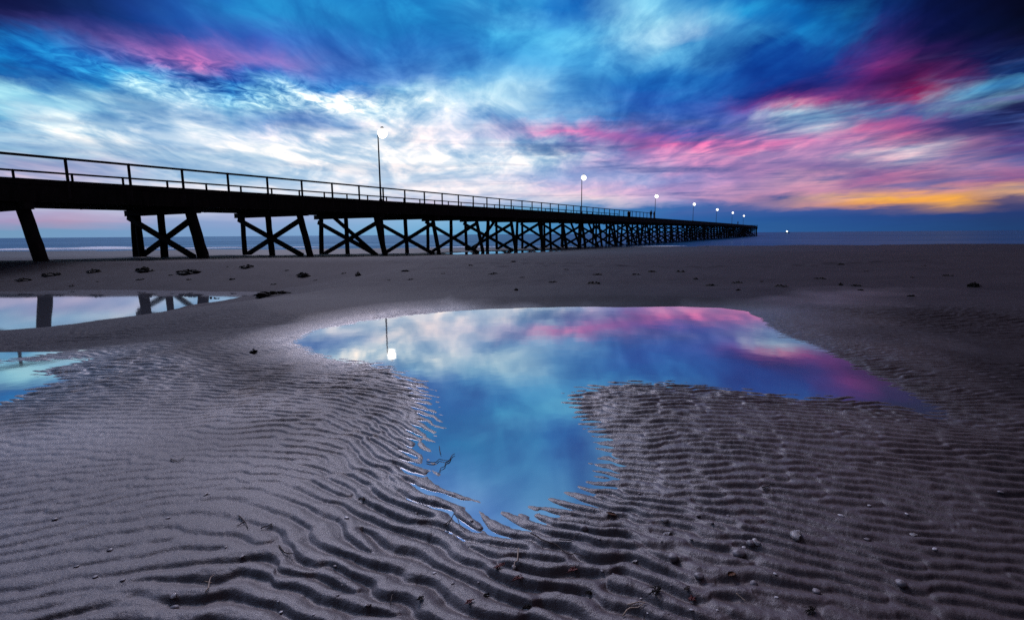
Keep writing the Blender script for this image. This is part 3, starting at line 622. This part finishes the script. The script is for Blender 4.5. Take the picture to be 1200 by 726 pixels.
# railings on both edges as far as the first lamps
RAIL_END = 10.1 + 2.4 * 39
for o in (-0.05, W + 0.05):
    off = 0.0 if o < 0 else 0.22
    ks = list(range(-9, 40)); ps = [10.1 + off + 2.4 * k for k in ks]
    for i, s in enumerate(ps):
        bm = bmesh.new(); add_box(bm, (s, o, deck_z(s) + 0.20), (0.095, 0.095, 1.66), None, 0.008)
        obj_from_bm('rail_post', bm, rail_m, jetty)
    bm = bmesh.new()
    for a, b_ in zip(ps, ps[1:]): add_bar(bm, (a + .002, o, deck_z(a) + 1.075), (b_ - .002, o, deck_z(b_) + 1.075), 0.14, 0.09, 0.012)
    obj_from_bm('handrail', bm, rail_m, jetty)
# seaward end: fender posts and a short rail
bm = bmesh.new()
for o in np.linspace(0, W, 6): add_box(bm, (S1 + 0.15, o, deck_z(S1) - 0.6), (0.28, 0.28, 2.6), None, 0.02)
add_bar(bm, (S1 + 0.1, 0, deck_z(S1) + 0.62), (S1 + 0.1, W, deck_z(S1) + 0.62), 0.12, 0.12)
obj_from_bm('end_fender', bm, timber, jetty)

# ------------------------------------------------------------------ lamps along the jetty
pole_m = simple_mat('lamp_pole_steel', (0.03, 0.03, 0.032), (0.06, 0.06, 0.062), 12, 0.5, 0.1)
glow_m = emit_mat('lamp_light', (1.0, 0.95, 0.86), 3.0)
def jpix(u, v, off):
    d = pix_ray(u, v); n = np.array([JN[0], JN[1], 0]); t_ = (PD + off) / d.dot(n); p = np.array([0, 0, EYE]) + t_ * d
    return p[0] * JD[0] + p[1] * JD[1], p[2]
LAMPS = [(29.2, 7.25, 'first street lamp on the jetty, tallest in view, its lit head against the pale cloud'),
 (68.5, None, 'second street lamp along the jetty, a bright ball above the railing'),
 (107.8, None, 'lit jetty lamp beside the two standing people'),
 (147.1, None, 'lit jetty lamp beyond the two people, fourth from the shore'),
 (186.4, None, 'fifth lit jetty lamp from the shore, low over the dark deck'),
 (225.7, None, 'faint bluish jetty lamp, last but one before the jetty end'),
 (265.0, None, 'last lit lamp near the seaward end of the jetty')]
LTOP = [jpix(452, 158, 0.2)[1], jpix(685.5, 209, .2)[1], jpix(772.5, 231, .2)[1], jpix(816, 240, .2)[1], jpix(841.5, 246, .2)[1], jpix(859, 249.5, .2)[1], jpix(871.5, 253, .2)[1]]
for i, (s, _, lab) in enumerate(LAMPS):
    z0 = deck_z(s); hz_ = LTOP[i] - z0
    hz_ = max(4.2, min(hz_, 6.2))
    x, y = jw(s, 0.12); root = empty('street_lamp', (x, y, z0), math.pi / 2 - PHI)
    tag(root, lab, 'street lamp', 'lamps along the jetty')
    bm = bmesh.new(); add_lathe(bm, [(0.13, 0), (0.13, 0.25), (0.075, 0.3), (0.055, hz_ * .6), (0.045, hz_ - 0.15)], n=12)
    add_tube(bm, [(0, 0, hz_ - 0.2), (0.03, -0.02, hz_ + 0.05), (0.10, -0.05, hz_ + 0.03), (0.22, -0.12, hz_ + 0.04)], 0.028, 8)
    obj_from_bm('pole', bm, pole_m, root, smooth=True)
    bm = bmesh.new(); add_lathe(bm, [(0.03, 0.50), (0.08, 0.48), (0.12, 0.44), (0.12, 0.41), (0.10, 0.405)], (0.30, -0.15, hz_ - 0.02), 16)
    obj_from_bm('lamp_hood', bm, pole_m, root, smooth=True)
    bm = bmesh.new(); bmesh.ops.create_uvsphere(bm, u_segments=16, v_segments=10, radius=0.36, matrix=Matrix.Translation((0.30, -0.15, hz_ - 0.02)))
    gl = obj_from_bm('lamp_globe', bm, glow_m, root, smooth=True)

# ------------------------------------------------------------------ people on the deck
skin_m = simple_mat('skin', (0.25, 0.15, 0.11), (0.32, 0.2, 0.15), 10, 0.6, 0)
coat_m = simple_mat('dark_coat', (0.012, 0.013, 0.018), (0.022, 0.023, 0.03), 20, 0.9, 0.1)
coat2_m = simple_mat('navy_coat', (0.01, 0.014, 0.035), (0.018, 0.024, 0.05), 20, 0.9, 0.1)
trou_m = simple_mat('dark_trousers', (0.012, 0.012, 0.014), (0.022, 0.022, 0.026), 20, 0.9, 0.1)
hair_m = simple_mat('hair', (0.012, 0.009, 0.007), (0.02, 0.015, 0.012), 30, 0.6, 0.1)
def skin_obj(name, joints, edges, mat, parent, sub=2):
    me = bpy.data.meshes.new(name); me.from_pydata([j[0] for j in joints], edges, [])
    o = bpy.data.objects.new(name, me); COL.objects.link(o); me.materials.append(mat); o.parent = parent
    me.skin_vertices.new() if hasattr(me.skin_vertices, 'new') and len(me.skin_vertices) == 0 else None
    m = o.modifiers.new('skin', 'SKIN'); m.use_smooth_shade = True
    if len(me.skin_vertices) == 0:
        bm = bmesh.new(); bm.from_mesh(me); lay = bm.verts.layers.skin.verify(); bm.to_mesh(me); bm.free()
    for v, j in zip(me.skin_vertices[0].data, joints): v.radius = (j[1], j[2] if len(j) > 2 else j[1])
    me.skin_vertices[0].data[0].use_root = True
    sb = o.modifiers.new('sub', 'SUBSURF'); sb.levels = sub; sb.render_levels = sub
    return o
def person(s, o, face, lab, h=1.72, coat=coat_m):
    x, y = jw(s, o); root = empty('person', (x, y, deck_z(s) + 0.0), face); tag(root, lab, 'person', 'people on the jetty')
    root.scale = (h / 1.75,) * 3
    J = [((0,0,.95),.15,.11),((0,0,1.15),.145,.10),((0,0,1.36),.17,.11),((0,.01,1.49),.065),((0,-.01,1.60),.085,.10),((0,-.005,1.70),.075,.085),
         ((.19,0,1.41),.065),((.24,.02,1.13),.05),((.23,-.06,.90),.038),((.225,-.09,.80),.035,.02),
         ((-.19,0,1.41),.065),((-.24,.02,1.13),.05),((-.23,-.06,.90),.038),((-.225,-.09,.80),.035,.02),
         ((.10,0,.86),.09),((.11,-.01,.48),.062),((.11,.02,.09),.045),((.12,-.13,.04),.04,.03),
         ((-.10,0,.86),.09),((-.11,-.03,.48),.062),((-.12,.0,.09),.045),((-.13,-.15,.04),.04,.03)]
    E = [(0,1),(1,2),(2,3),(3,4),(4,5),(2,6),(6,7),(7,8),(8,9),(2,10),(10,11),(11,12),(12,13),(0,14),(14,15),(15,16),(16,17),(0,18),(18,19),(19,20),(20,21)]
    skin_obj('body', J, E, skin_m, root)
    C = [((0,0,.80),.175,.13),((0,0,1.0),.165,.125),((0,0,1.2),.165,.12),((0,0,1.40),.18,.12),((.2,0,1.42),.08),((.245,.02,1.13),.065),((.235,-.055,.93),.055),((-.2,0,1.42),.08),((-.245,.02,1.13),.065),((-.235,-.055,.93),.055)]
    skin_obj('coat', C, [(0,1),(1,2),(2,3),(3,4),(4,5),(5,6),(3,7),(7,8),(8,9)], coat, root)
    T = [((0,0,.90),.15,.12),((.105,0,.80),.105),((.112,-.01,.48),.08),((.112,.02,.13),.07),((-.105,0,.80),.105),((-.112,-.03,.48),.08),((-.122,.0,.13),.07)]
    skin_obj('trousers', T, [(0,1),(1,2),(2,3),(0,4),(4,5),(5,6)], trou_m, root)
    bm = bmesh.new(); bmesh.ops.create_uvsphere(bm, u_segments=14, v_segments=9, radius=0.105, matrix=Matrix.Translation((0, 0.018, 1.685)) @ Matrix.Diagonal((0.9, 1.08, 1.0, 1)))
    for v in list(bm.verts):
        if v.co.y < -0.045 and v.co.z < 1.72: v.co.y = -0.03
    obj_from_bm('hair', bm, hair_m, root, smooth=True)
sP = jpix(762.2, 255, 1.0)[0]
person(sP, 0.9, R(200), 'taller person in a dark coat standing at the end of the railing', 1.80)
person(sP + 3.2, 1.1, R(35), 'shorter person in a navy coat facing the taller one', 1.66, coat2_m)
sE = jpix(865.2, 262, 2.0)[0]
person(sE, 2.2, R(120), 'lone person in a dark coat out near the last lamps', 1.75)
# squat bin by the rail
sB = jpix(737, 255, 0.8)[0]; x, y = jw(sB, 0.8)
binr = empty('litter_bin', (x, y, deck_z(sB)), 0.3); tag(binr, 'squat dark bin standing on the deck just before the railing ends', 'bin')
bm = bmesh.new(); add_lathe(bm, [(0.24, 0), (0.27, 0.05), (0.30, 0.85), (0.32, 0.86), (0.32, 0.92)], n=18); obj_from_bm('bin_body', bm, pole_m, binr, smooth=True)
bm = bmesh.new(); add_lathe(bm, [(0.34, 0.925), (0.33, 0.98), (0.20, 1.08), (0.06, 1.11)], n=18); obj_from_bm('lid', bm, pole_m, binr, smooth=True)

# ------------------------------------------------------------------ boat on the horizon
hull_m = simple_mat('boat_hull', (0.03, 0.04, 0.06), (0.05, 0.06, 0.08), 2, 0.5, 0)
cab_m = simple_mat('boat_cabin', (0.10, 0.13, 0.17), (0.14, 0.17, 0.22), 2, 0.5, 0)
d = pix_ray(923, 271); kx = d[0] / d[1]; BY = 900.0
boat = empty('fishing_boat', (kx * BY, BY, SEA), 0.35); tag(boat, 'tiny dark boat with a white light far out on the horizon', 'boat')
bm = bmesh.new(); secs = []
for i in range(9):
    f = i / 8; x = -5 + 10 * f; wd = 1.6 * (1 - max(0, (f - .55) / .45) ** 2) + .03; sh = 1.1 + 0.7 * f * f
    secs.append([bm.verts.new((x, a * wd, z)) for a, z in ((-1, sh), (-.8, .25), (0, -.3), (.8, .25), (1, sh))])
for a, b_ in zip(secs, secs[1:]):
    for k in range(4): bm.faces.new((a[k], a[k + 1], b_[k + 1], b_[k]))
    bm.faces.new((a[4], a[0], b_[0], b_[4]))
bm.faces.new(secs[0][::-1]); bm.faces.new(secs[-1]); obj_from_bm('hull', bm, hull_m, boat)
bm = bmesh.new(); add_box(bm, (-1.2, 0, 2.1), (2.6, 1.9, 1.7), None, 0.12); add_box(bm, (-1.1, 0, 3.02), (3.0, 2.1, 0.12)); obj_from_bm('cabin', bm, cab_m, boat)
bm = bmesh.new(); add_tube(bm, [(0.6, 0, 1.2), (0.6, 0, 7.5)], [.12, .08]); add_tube(bm, [(-3.8, 0, 1.2), (-3.8, 0, 6.0)], [.11, .07]); add_tube(bm, [(0.6, 0, 6.8), (4.4, 0, 2.0)], .05); obj_from_bm('mast', bm, hull_m, boat)
lm = emit_mat('boat_lamp', (0.75, 0.92, 1.0), 10)
bm = bmesh.new(); bmesh.ops.create_uvsphere(bm, u_segments=10, v_segments=8, radius=0.95, matrix=Matrix.Translation((-2.6, -1.0, 3.2))); obj_from_bm('deck_light', bm, lm, boat)

# ------------------------------------------------------------------ seaweed, twigs and shells
weed_m = simple_mat('seaweed', (0.008, 0.007, 0.006), (0.022, 0.017, 0.014), 30, 0.85, 0.2, spec=0.12)
rweed_m = simple_mat('red_seaweed', (0.10, 0.022, 0.020), (0.20, 0.06, 0.05), 60, 0.5, 0.2)
twig_m = simple_mat('twig_bark', (0.020, 0.014, 0.012), (0.07, 0.045, 0.035), 90, 0.8, 0.3)
straw_m = simple_mat('straw', (0.28, 0.20, 0.14), (0.40, 0.30, 0.22), 60, 0.7, 0.1)
leaf_m = simple_mat('leaf_brown', (0.12, 0.045, 0.02), (0.22, 0.09, 0.04), 60, 0.6, 0.2)
shell_m = simple_mat('shell_white', (0.30, 0.27, 0.27), (0.55, 0.50, 0.48), 90, 0.4, 0.1, spec=0.5)
stone_m = simple_mat('pebble_grey', (0.09, 0.075, 0.078), (0.24, 0.20, 0.20), 60, 0.5, 0.2, spec=0.5)
def place(u, v, lift=0.0):
    d = pix_ray(u, v); d = d / math.hypot(d[0], d[1]); a, r_ = 0.6, 0.6
    while r_ < 120 and EYE + d[2] * r_ > ground_z(d[0] * r_, d[1] * r_): a = r_; r_ *= 1.03
    b_ = r_
    for _ in range(14):
        m_ = 0.5 * (a + b_)
        if EYE + d[2] * m_ > ground_z(d[0] * m_, d[1] * m_): a = m_
        else: b_ = m_
    x, y = d[0] * b_, d[1] * b_
    return x, y, ground_z(x, y) + lift
def weed_bm(bm, rad_, hgt, n, q, asp=0.6):
    for _ in range(n):
        a = q.uniform(0, 6.28); r_ = rad_ * math.sqrt(q.random()) * 0.7; p = Vector((math.cos(a) * r_, math.sin(a) * r_ * asp, 0.0))
        h_ = hgt * (1 - (r_ / rad_) ** 1.2) * q.uniform(0.4, 1); d = q.uniform(0, 6.28); ln = rad_ * q.uniform(.25, .6)
        pts = []
        for k in range(5):
            f = k / 4; pts.append((p.x + math.cos(d + f) * ln * (f - .3), p.y + math.sin(d + f) * ln * asp * (f - .3), max(0.0, h_ * math.sin(math.pi * (0.15 + .8 * f))) + 0.002))
        w = rad_ * q.uniform(.03, .08); add_tube(bm, pts, [w * .5, w, w * 1.1, w * .8, w * .2], 5)
    prof = [(rad_ * .95, -hgt * .3), (rad_ * .85, hgt * .02), (rad_ * .5, hgt * .26), (rad_ * .1, hgt * .36)]
    st = len(bm.verts); add_lathe(bm, prof, n=14); bm.verts.ensure_lookup_table()
    for v in list(bm.verts)[st:]:
        v.co.y *= asp; v.co.x *= 1 + .25 * math.sin(5 * v.co.x / rad_ + st); v.co.y *= 1 + .3 * math.sin(4 * v.co.x / rad_ + 1)
WEED = [(355,323,22,5,'dark heap of seaweed, tallest on the smooth sand below the jetty'),(290,313,24,3,'flat dark patch of seaweed under the second braced bent'),(222,319,42,3,'long dark streak of seaweed left of the flat patch'),(170,317,30,4,'humped dark seaweed in front of the first braced bent'),
 (110,318,26,3,'thin dark seaweed lying between the leftmost piles'),(60,322,30,3,'spread of dark seaweed on the shaded sand at far left'),(28,328,24,2,'dark seaweed nearest the left edge of the photo'),(420,323,12,5,'small round black seaweed tuft right of the tall heap'),
 (605,340,8,3,'small dark seaweed scrap above the far edge of the large pool'),(602,307,10,2,'seaweed scrap below the jetty piles at mid beach'),(1140,336,24,6,'large dark seaweed heap alone on the right of the beach'),(985,334,9,3,'seaweed scrap, upper of the little row on the right sand'),
 (1008,340,11,2,'seaweed scrap, lower of the little row on the right sand'),(985,310,11,2,'far seaweed scrap on the wet sand at right'),(815,327,9,2,'lone seaweed scrap above the pink end of the pool'),(475,318,15,2,'thin seaweed strip on the pale sand right of the black tuft'),
 (297,413,15,5,'dark seaweed tuft on the rippled sand left of the large pool'),(1068,347,12,2,'low seaweed scrap below the large heap at right'),(865,340,10,2,'small seaweed scrap above the right bank of the pool'),(322,346,74,5,'long dark mat of seaweed at the tip of the left pool'),
 (700,322,16,2,'faint seaweed strip on the pale sand at centre'),(250,352,40,3,'dark weed strip along the near bank of the left pool')]
for i, (u, v, wpx, hpx, lab) in enumerate(WEED):
    x, y, z = place(u, v); dist = math.hypot(x, y); rad_ = wpx * 0.43 * y / 590.0; hg = 1.3 * hpx * y / 590.0
    q = random.Random(i); bm = bmesh.new(); weed_bm(bm, rad_, hg, 26, q, 0.7 if v < 340 else 0.45)
    o = obj_from_bm('seaweed_clump', bm, weed_m, smooth=True); o.location = (x, y, z - 0.004); o.rotation_euler = (0, 0, 0 if wpx > 20 else q.uniform(-.4, .4))
    if (u, v) == (250, 352): o.rotation_euler = (0, 0, -0.55)
    tag(o, lab, 'seaweed', 'seaweed left on the beach')
q = random.Random(77)
for i in range(34):              # thin wandering line of weed scraps left by the tide
    u = 60 + 1090 * (i + q.uniform(-.5, .5)) / 34; v = q.choice([316, 323, 330]) + q.uniform(-5, 6)
    x, y, z = place(u, v); rad_ = q.uniform(.05, .16); bm = bmesh.new(); weed_bm(bm, rad_, rad_ * .3, 10, q, 0.7)
    o = obj_from_bm('seaweed_scrap', bm, weed_m, smooth=True); o.location = (x, y, z - .003); o.rotation_euler = (0, 0, q.uniform(-.5, .5))
    tag(o, 'tiny dark weed scrap in the scattered tide line between the pool and the jetty', 'seaweed', 'tide line of weed scraps')
def twig(paths, rad_, mat, lab, cat='twig', name='twig', lift=0.004, group='twigs and straws on the rippled sand'):
    P0 = place(*paths[0][0]); bm = bmesh.new()
    for pth in paths:
        pts = [];
        for (u, v), (u2, v2) in zip(pth, pth[1:]):
            for k in range(4):
                f = k / 4; pts.append(place(u + (u2 - u) * f, v + (v2 - v) * f))
        pts.append(place(*pth[-1]))
        zm = [p[2] for p in pts]; top = max(zm)
        pts = [Vector((p[0] - P0[0] + random.uniform(-.001, .001), p[1] - P0[1], max(p[2], top - 0.006, 0.001 if lift > 0 else -1) - P0[2] + lift)) for p in pts]
        n = len(pts); add_tube(bm, pts, [rad_ * (1 - .6 * i / n) for i in range(n)], 6)
    o = obj_from_bm(name, bm, mat, smooth=True); o.location = P0; tag(o, lab, cat, group); return o
twig([[(500,543),(515,542.5),(527,542)],[(527,542),(521,548),(513,556)],[(527,542),(533,535)]], 0.0022, twig_m, 'forked dark twig lying in the shallow left edge of the large pool')
twig([[(515,527),(517,535)]], 0.0018, twig_m, 'short dark twig stub in the water just above the forked twig')
twig([[(622,629),(645,640),(668,651),(688,656)]], 0.0022, twig_m, 'longest twig, lying across the ripples below the pool outlet')
twig([[(280,605),(286,611),(291,620)],[(287,613),(278,617)]], 0.0022, twig_m, 'small forked twig on the smooth sand at lower left')
twig([[(306,620),(312,618),(319,614),(315,621)]], 0.0018, twig_m, 'hooked twig just right of the small forked twig at lower left')
twig([[(327,640),(333,648),(344,652)]], 0.0022, twig_m, 'curved dark strand in the ripple trough right of the hooked twig')
twig([[(241,695),(248,684),(252,676)],[(248,684),(240,682)]], 0.0016, straw_m, 'pale grass stalk on the smooth sand near the lower left corner', 'straw', 'straw')
twig([[(519,617),(532,607),(540,617),(546,622)]], 0.0018, twig_m, 'bent thin twig under the narrow foot of the pool')
twig([[(608,650),(606,662),(602,668)]], 0.0018, straw_m, 'pale upright straw amid the red weed sprigs', 'straw', 'straw')
twig([[(735,710),(750,706),(757,708)],[(730,723),(748,713),(756,707)]], 0.0018, straw_m, 'crossed pinkish straws near the bottom edge beside the dark knot', 'straw', 'straw')
twig([[(863,696),(868,701),(874,706)]], 0.0018, straw_m, 'straight pale straw on the ripples at lower right', 'straw', 'straw')
twig([[(893,572),(900,570),(908,568)],[(898,574),(905,579)]], 0.0028, twig_m, 'black twig on the fine ripples right of the pool foot')
twig([[(655,633),(668,634),(682,628)]], 0.0020, twig_m, 'dark curved twig just above the right end of the longest twig')
twig([[(200,538),(209,542),(216,536)]], 0.0018, twig_m, 'short dark twig on the calm grey sand at left')
twig([[(460,700),(458,709)]], 0.0022, twig_m, 'stubby dark twig in a trough near the bottom edge left of centre')
def sprig(u, v, wpx, mat, lab, n=16):
    x, y, z = place(u, v); r_ = wpx * 0.5 * math.hypot(x, y) / 640; q = random.Random(int(u * 7 + v)); bm = bmesh.new()
    for k in range(n):
        a = q.uniform(0, 6.28); pts = []
        for j in range(4):
            f = j / 3; pts.append((math.cos(a + f * q.uniform(-1, 1)) * r_ * f, math.sin(a + f) * r_ * f * .8, 0.003 + r_ * .35 * math.sin(f * 2.6) * q.random()))
        add_tube(bm, pts, [.0012, .0014, .0012, .0005], 5)
    o = obj_from_bm('seaweed_sprig', bm, mat, smooth=True); o.location = (x, y, z); tag(o, lab, 'seaweed', 'small weed sprigs on the rippled sand')
for u, v, w, m, lab in [(585,664,16,rweed_m,'pinkish red weed sprig between ripples at bottom centre'),(608,678,18,rweed_m,'tangled red weed just below and right of the pinkish sprig'),(672,668,20,rweed_m,'dark red weed sprig below the longest twig'),(768,694,24,weed_m,'dark knot of weed near the bottom edge right of centre'),
  (570,699,12,weed_m,'round black weed ball at the bottom centre'),(690,695,12,weed_m,'small black weed ball right of the round one'),(550,706,14,rweed_m,'reddish weed thread left of the round black ball'),(812,702,16,rweed_m,'reddish brown weed tuft right of the dark knot'),(950,717,18,weed_m,'dark weed scrap near the bottom edge at right'),(618,711,16,weed_m,'dark weed scrap close to the bottom edge at centre'),(492,702,10,weed_m,'small black weed scrap at the bottom, left of centre'),(805,690,10,twig_m,'tiny brown weed tuft above the reddish brown tuft'),(425,585,10,twig_m,'small dark weed tuft by the ripples left of the pool foot')]:
    sprig(u, v, w, m, lab)
def leaf(u, v, wpx, lab, rz):
    x, y, z = place(u, v); r_ = wpx * 0.5 * math.hypot(x, y) / 640; bm = bmesh.new(); rows_ = []
    for i in range(7):
        f = i / 6; ww = r_ * .5 * math.sin(math.pi * (0.04 + .92 * f)); xx = r_ * (2 * f - 1)
        rows_.append([bm.verts.new((xx, a * ww, 0.004 + .25 * abs(a) * ww + .12 * r_ * f * f + c)) for a, c in ((-1, 0), (0, 0), (1, 0))])
    for a, b_ in zip(rows_, rows_[1:]):
        for k in range(2): bm.faces.new((a[k], b_[k], b_[k + 1], a[k + 1]))
    r2 = bmesh.ops.solidify(bm, geom=bm.faces[:], thickness=0.0008)
    o = obj_from_bm('dead_leaf', bm, leaf_m, smooth=True); o.location = (x, y, z); o.rotation_euler = (0, 0.15, rz); tag(o, lab, 'leaf')
leaf(857, 674, 16, 'rusty brown dead leaf on the ripples at lower right', 0.6)
leaf(716, 603, 14, 'orange brown dead leaf at the right corner of the pool foot', -0.3)
def shell_mesh(name, r_, q):
    bm = bmesh.new(); nr, na = 6, 18; c = bm.verts.new((0, -r_ * .9, 0.1 * r_)); prev_ = None
    for i in range(1, nr + 1):
        f = i / nr; ring = []
        for k in range(na + 1):
            a = R(-72 + 144 * k / na); rr_ = r_ * 1.8 * f * (1 - .05 * (k % 2)) * (0.86 + .14 * math.cos(a * 1.2))
            ring.append(bm.verts.new((math.sin(a) * rr_, -r_ * .9 + math.cos(a) * rr_, r_ * .55 * math.sin(math.pi * min(1, f * .93 + .05)) + (0.03 * r_ if k % 2 else 0))))
        for k in range(na):
            if prev_ is None: bm.faces.new((c, ring[k + 1], ring[k]))
            else: bm.faces.new((prev_[k], prev_[k + 1], ring[k + 1], ring[k]))
        prev_ = ring
    bmesh.ops.solidify(bm, geom=bm.faces[:], thickness=r_ * .06)
    return bm
def shell(u, v, wpx, lab, rz, mat=shell_m):
    x, y, z = place(u, v); r_ = wpx * 0.45 * math.hypot(x, y) / 640
    o = obj_from_bm('shell', shell_mesh('shell', r_, random), mat, smooth=True); o.location = (x, y, z + .001); o.rotation_euler = (R(random.uniform(-14, 14)), R(random.uniform(-14, 14)), rz); tag(o, lab, 'shell', 'shells on the rippled sand')
def pebble(u, v, wpx, lab, mat=stone_m):
    x, y, z = place(u, v); r_ = wpx * 0.5 * math.hypot(x, y) / 640; q = random.Random(int(u + v * 3)); bm = bmesh.new()
    bmesh.ops.create_icosphere(bm, subdivisions=3, radius=r_); a, b_, c = q.uniform(0, 6), q.uniform(0, 6), q.uniform(0, 6)
    for w in bm.verts:
        p = w.co / r_; w.co *= 1 + .12 * math.sin(2.3 * p.x + a) + .10 * math.sin(3.1 * p.y + b_) + .08 * math.sin(4 * p.z + c); w.co.z *= .68
    o = obj_from_bm('pebble', bm, mat, smooth=True); o.location = (x, y, z + r_ * .3); tag(o, lab, 'pebble', 'pebbles on the rippled sand')
for u, v, w, lab, rz in [(932,627,16,'white shell lying farthest right of the bright shells',1.1),(886,636,10,'white shell between the brown pebble and the far right shell',2.0),(781,626,11,'bluish white shell above the round grey pebble',.3),(430,709,10,'white shell in the ripples near the bottom edge left of centre',.8),(203,699,10,'small white shell on the smooth sand at lower left',2.4),(243,579,7,'tiny white shell on the calm sand above the forked twig',.5),(602,664,8,'white shell fragment among the red sprigs',1.8),(744,658,8,'small pale shell left of the round grey pebble',.2),(779,610,8,'pale shell close to the right bank of the pool foot',2.8),(1070,627,9,'pale shell on the dark ripples at right',.6)]: shell(u, v, w, lab, rz)
for u, v, w, lab in [(788,654,13,'round grey pebble on the ripples right of the bottom centre'),(866,650,14,'brownish oval pebble right of the round grey pebble'),(880,637,9,'dark little pebble tucked beside the white shell'),(684,619,10,'pinkish pebble at the lower right corner of the pool foot'),(820,676,11,'lilac pebble above the reddish brown tuft'),(1056,684,10,'greyish pebble far out on the dark ripples at lower right'),(956,694,9,'small pebble near the dark weed scrap at lower right'),(883,684,9,'grey pebble right of the rusty leaf'),(205,712,8,'little pebble just under the small white shell at lower left')]: pebble(u, v, w, lab)
q = random.Random(11)
for i in range(46):
    u = q.choice([q.uniform(60, 460), q.uniform(480, 1180), q.uniform(700, 860)]); v = q.uniform(575, 722)
    x, y, z = place(u, v)
    if min(sdist(P['xy'], np.array([x]), np.array([y]))[0] for P in POOLS) < 0.05: continue
    r_ = q.uniform(1.2, 2.6) * math.hypot(x, y) / 640; bm = bmesh.new(); bmesh.ops.create_icosphere(bm, subdivisions=2, radius=r_)
    for w in bm.verts: w.co.x *= 1.3 + .3 * math.sin(w.co.y / r_ * 2 + i); w.co.z *= .45
    o = obj_from_bm('shell_fragment', bm, q.choice([shell_m, stone_m, stone_m]), smooth=True); o.location = (x, y, z + r_ * .2); o.rotation_euler = (0, 0, q.uniform(0, 6)); tag(o, 'tiny broken shell speck scattered on the rippled foreground sand', 'shell fragment', 'shell fragments scattered on the sand')
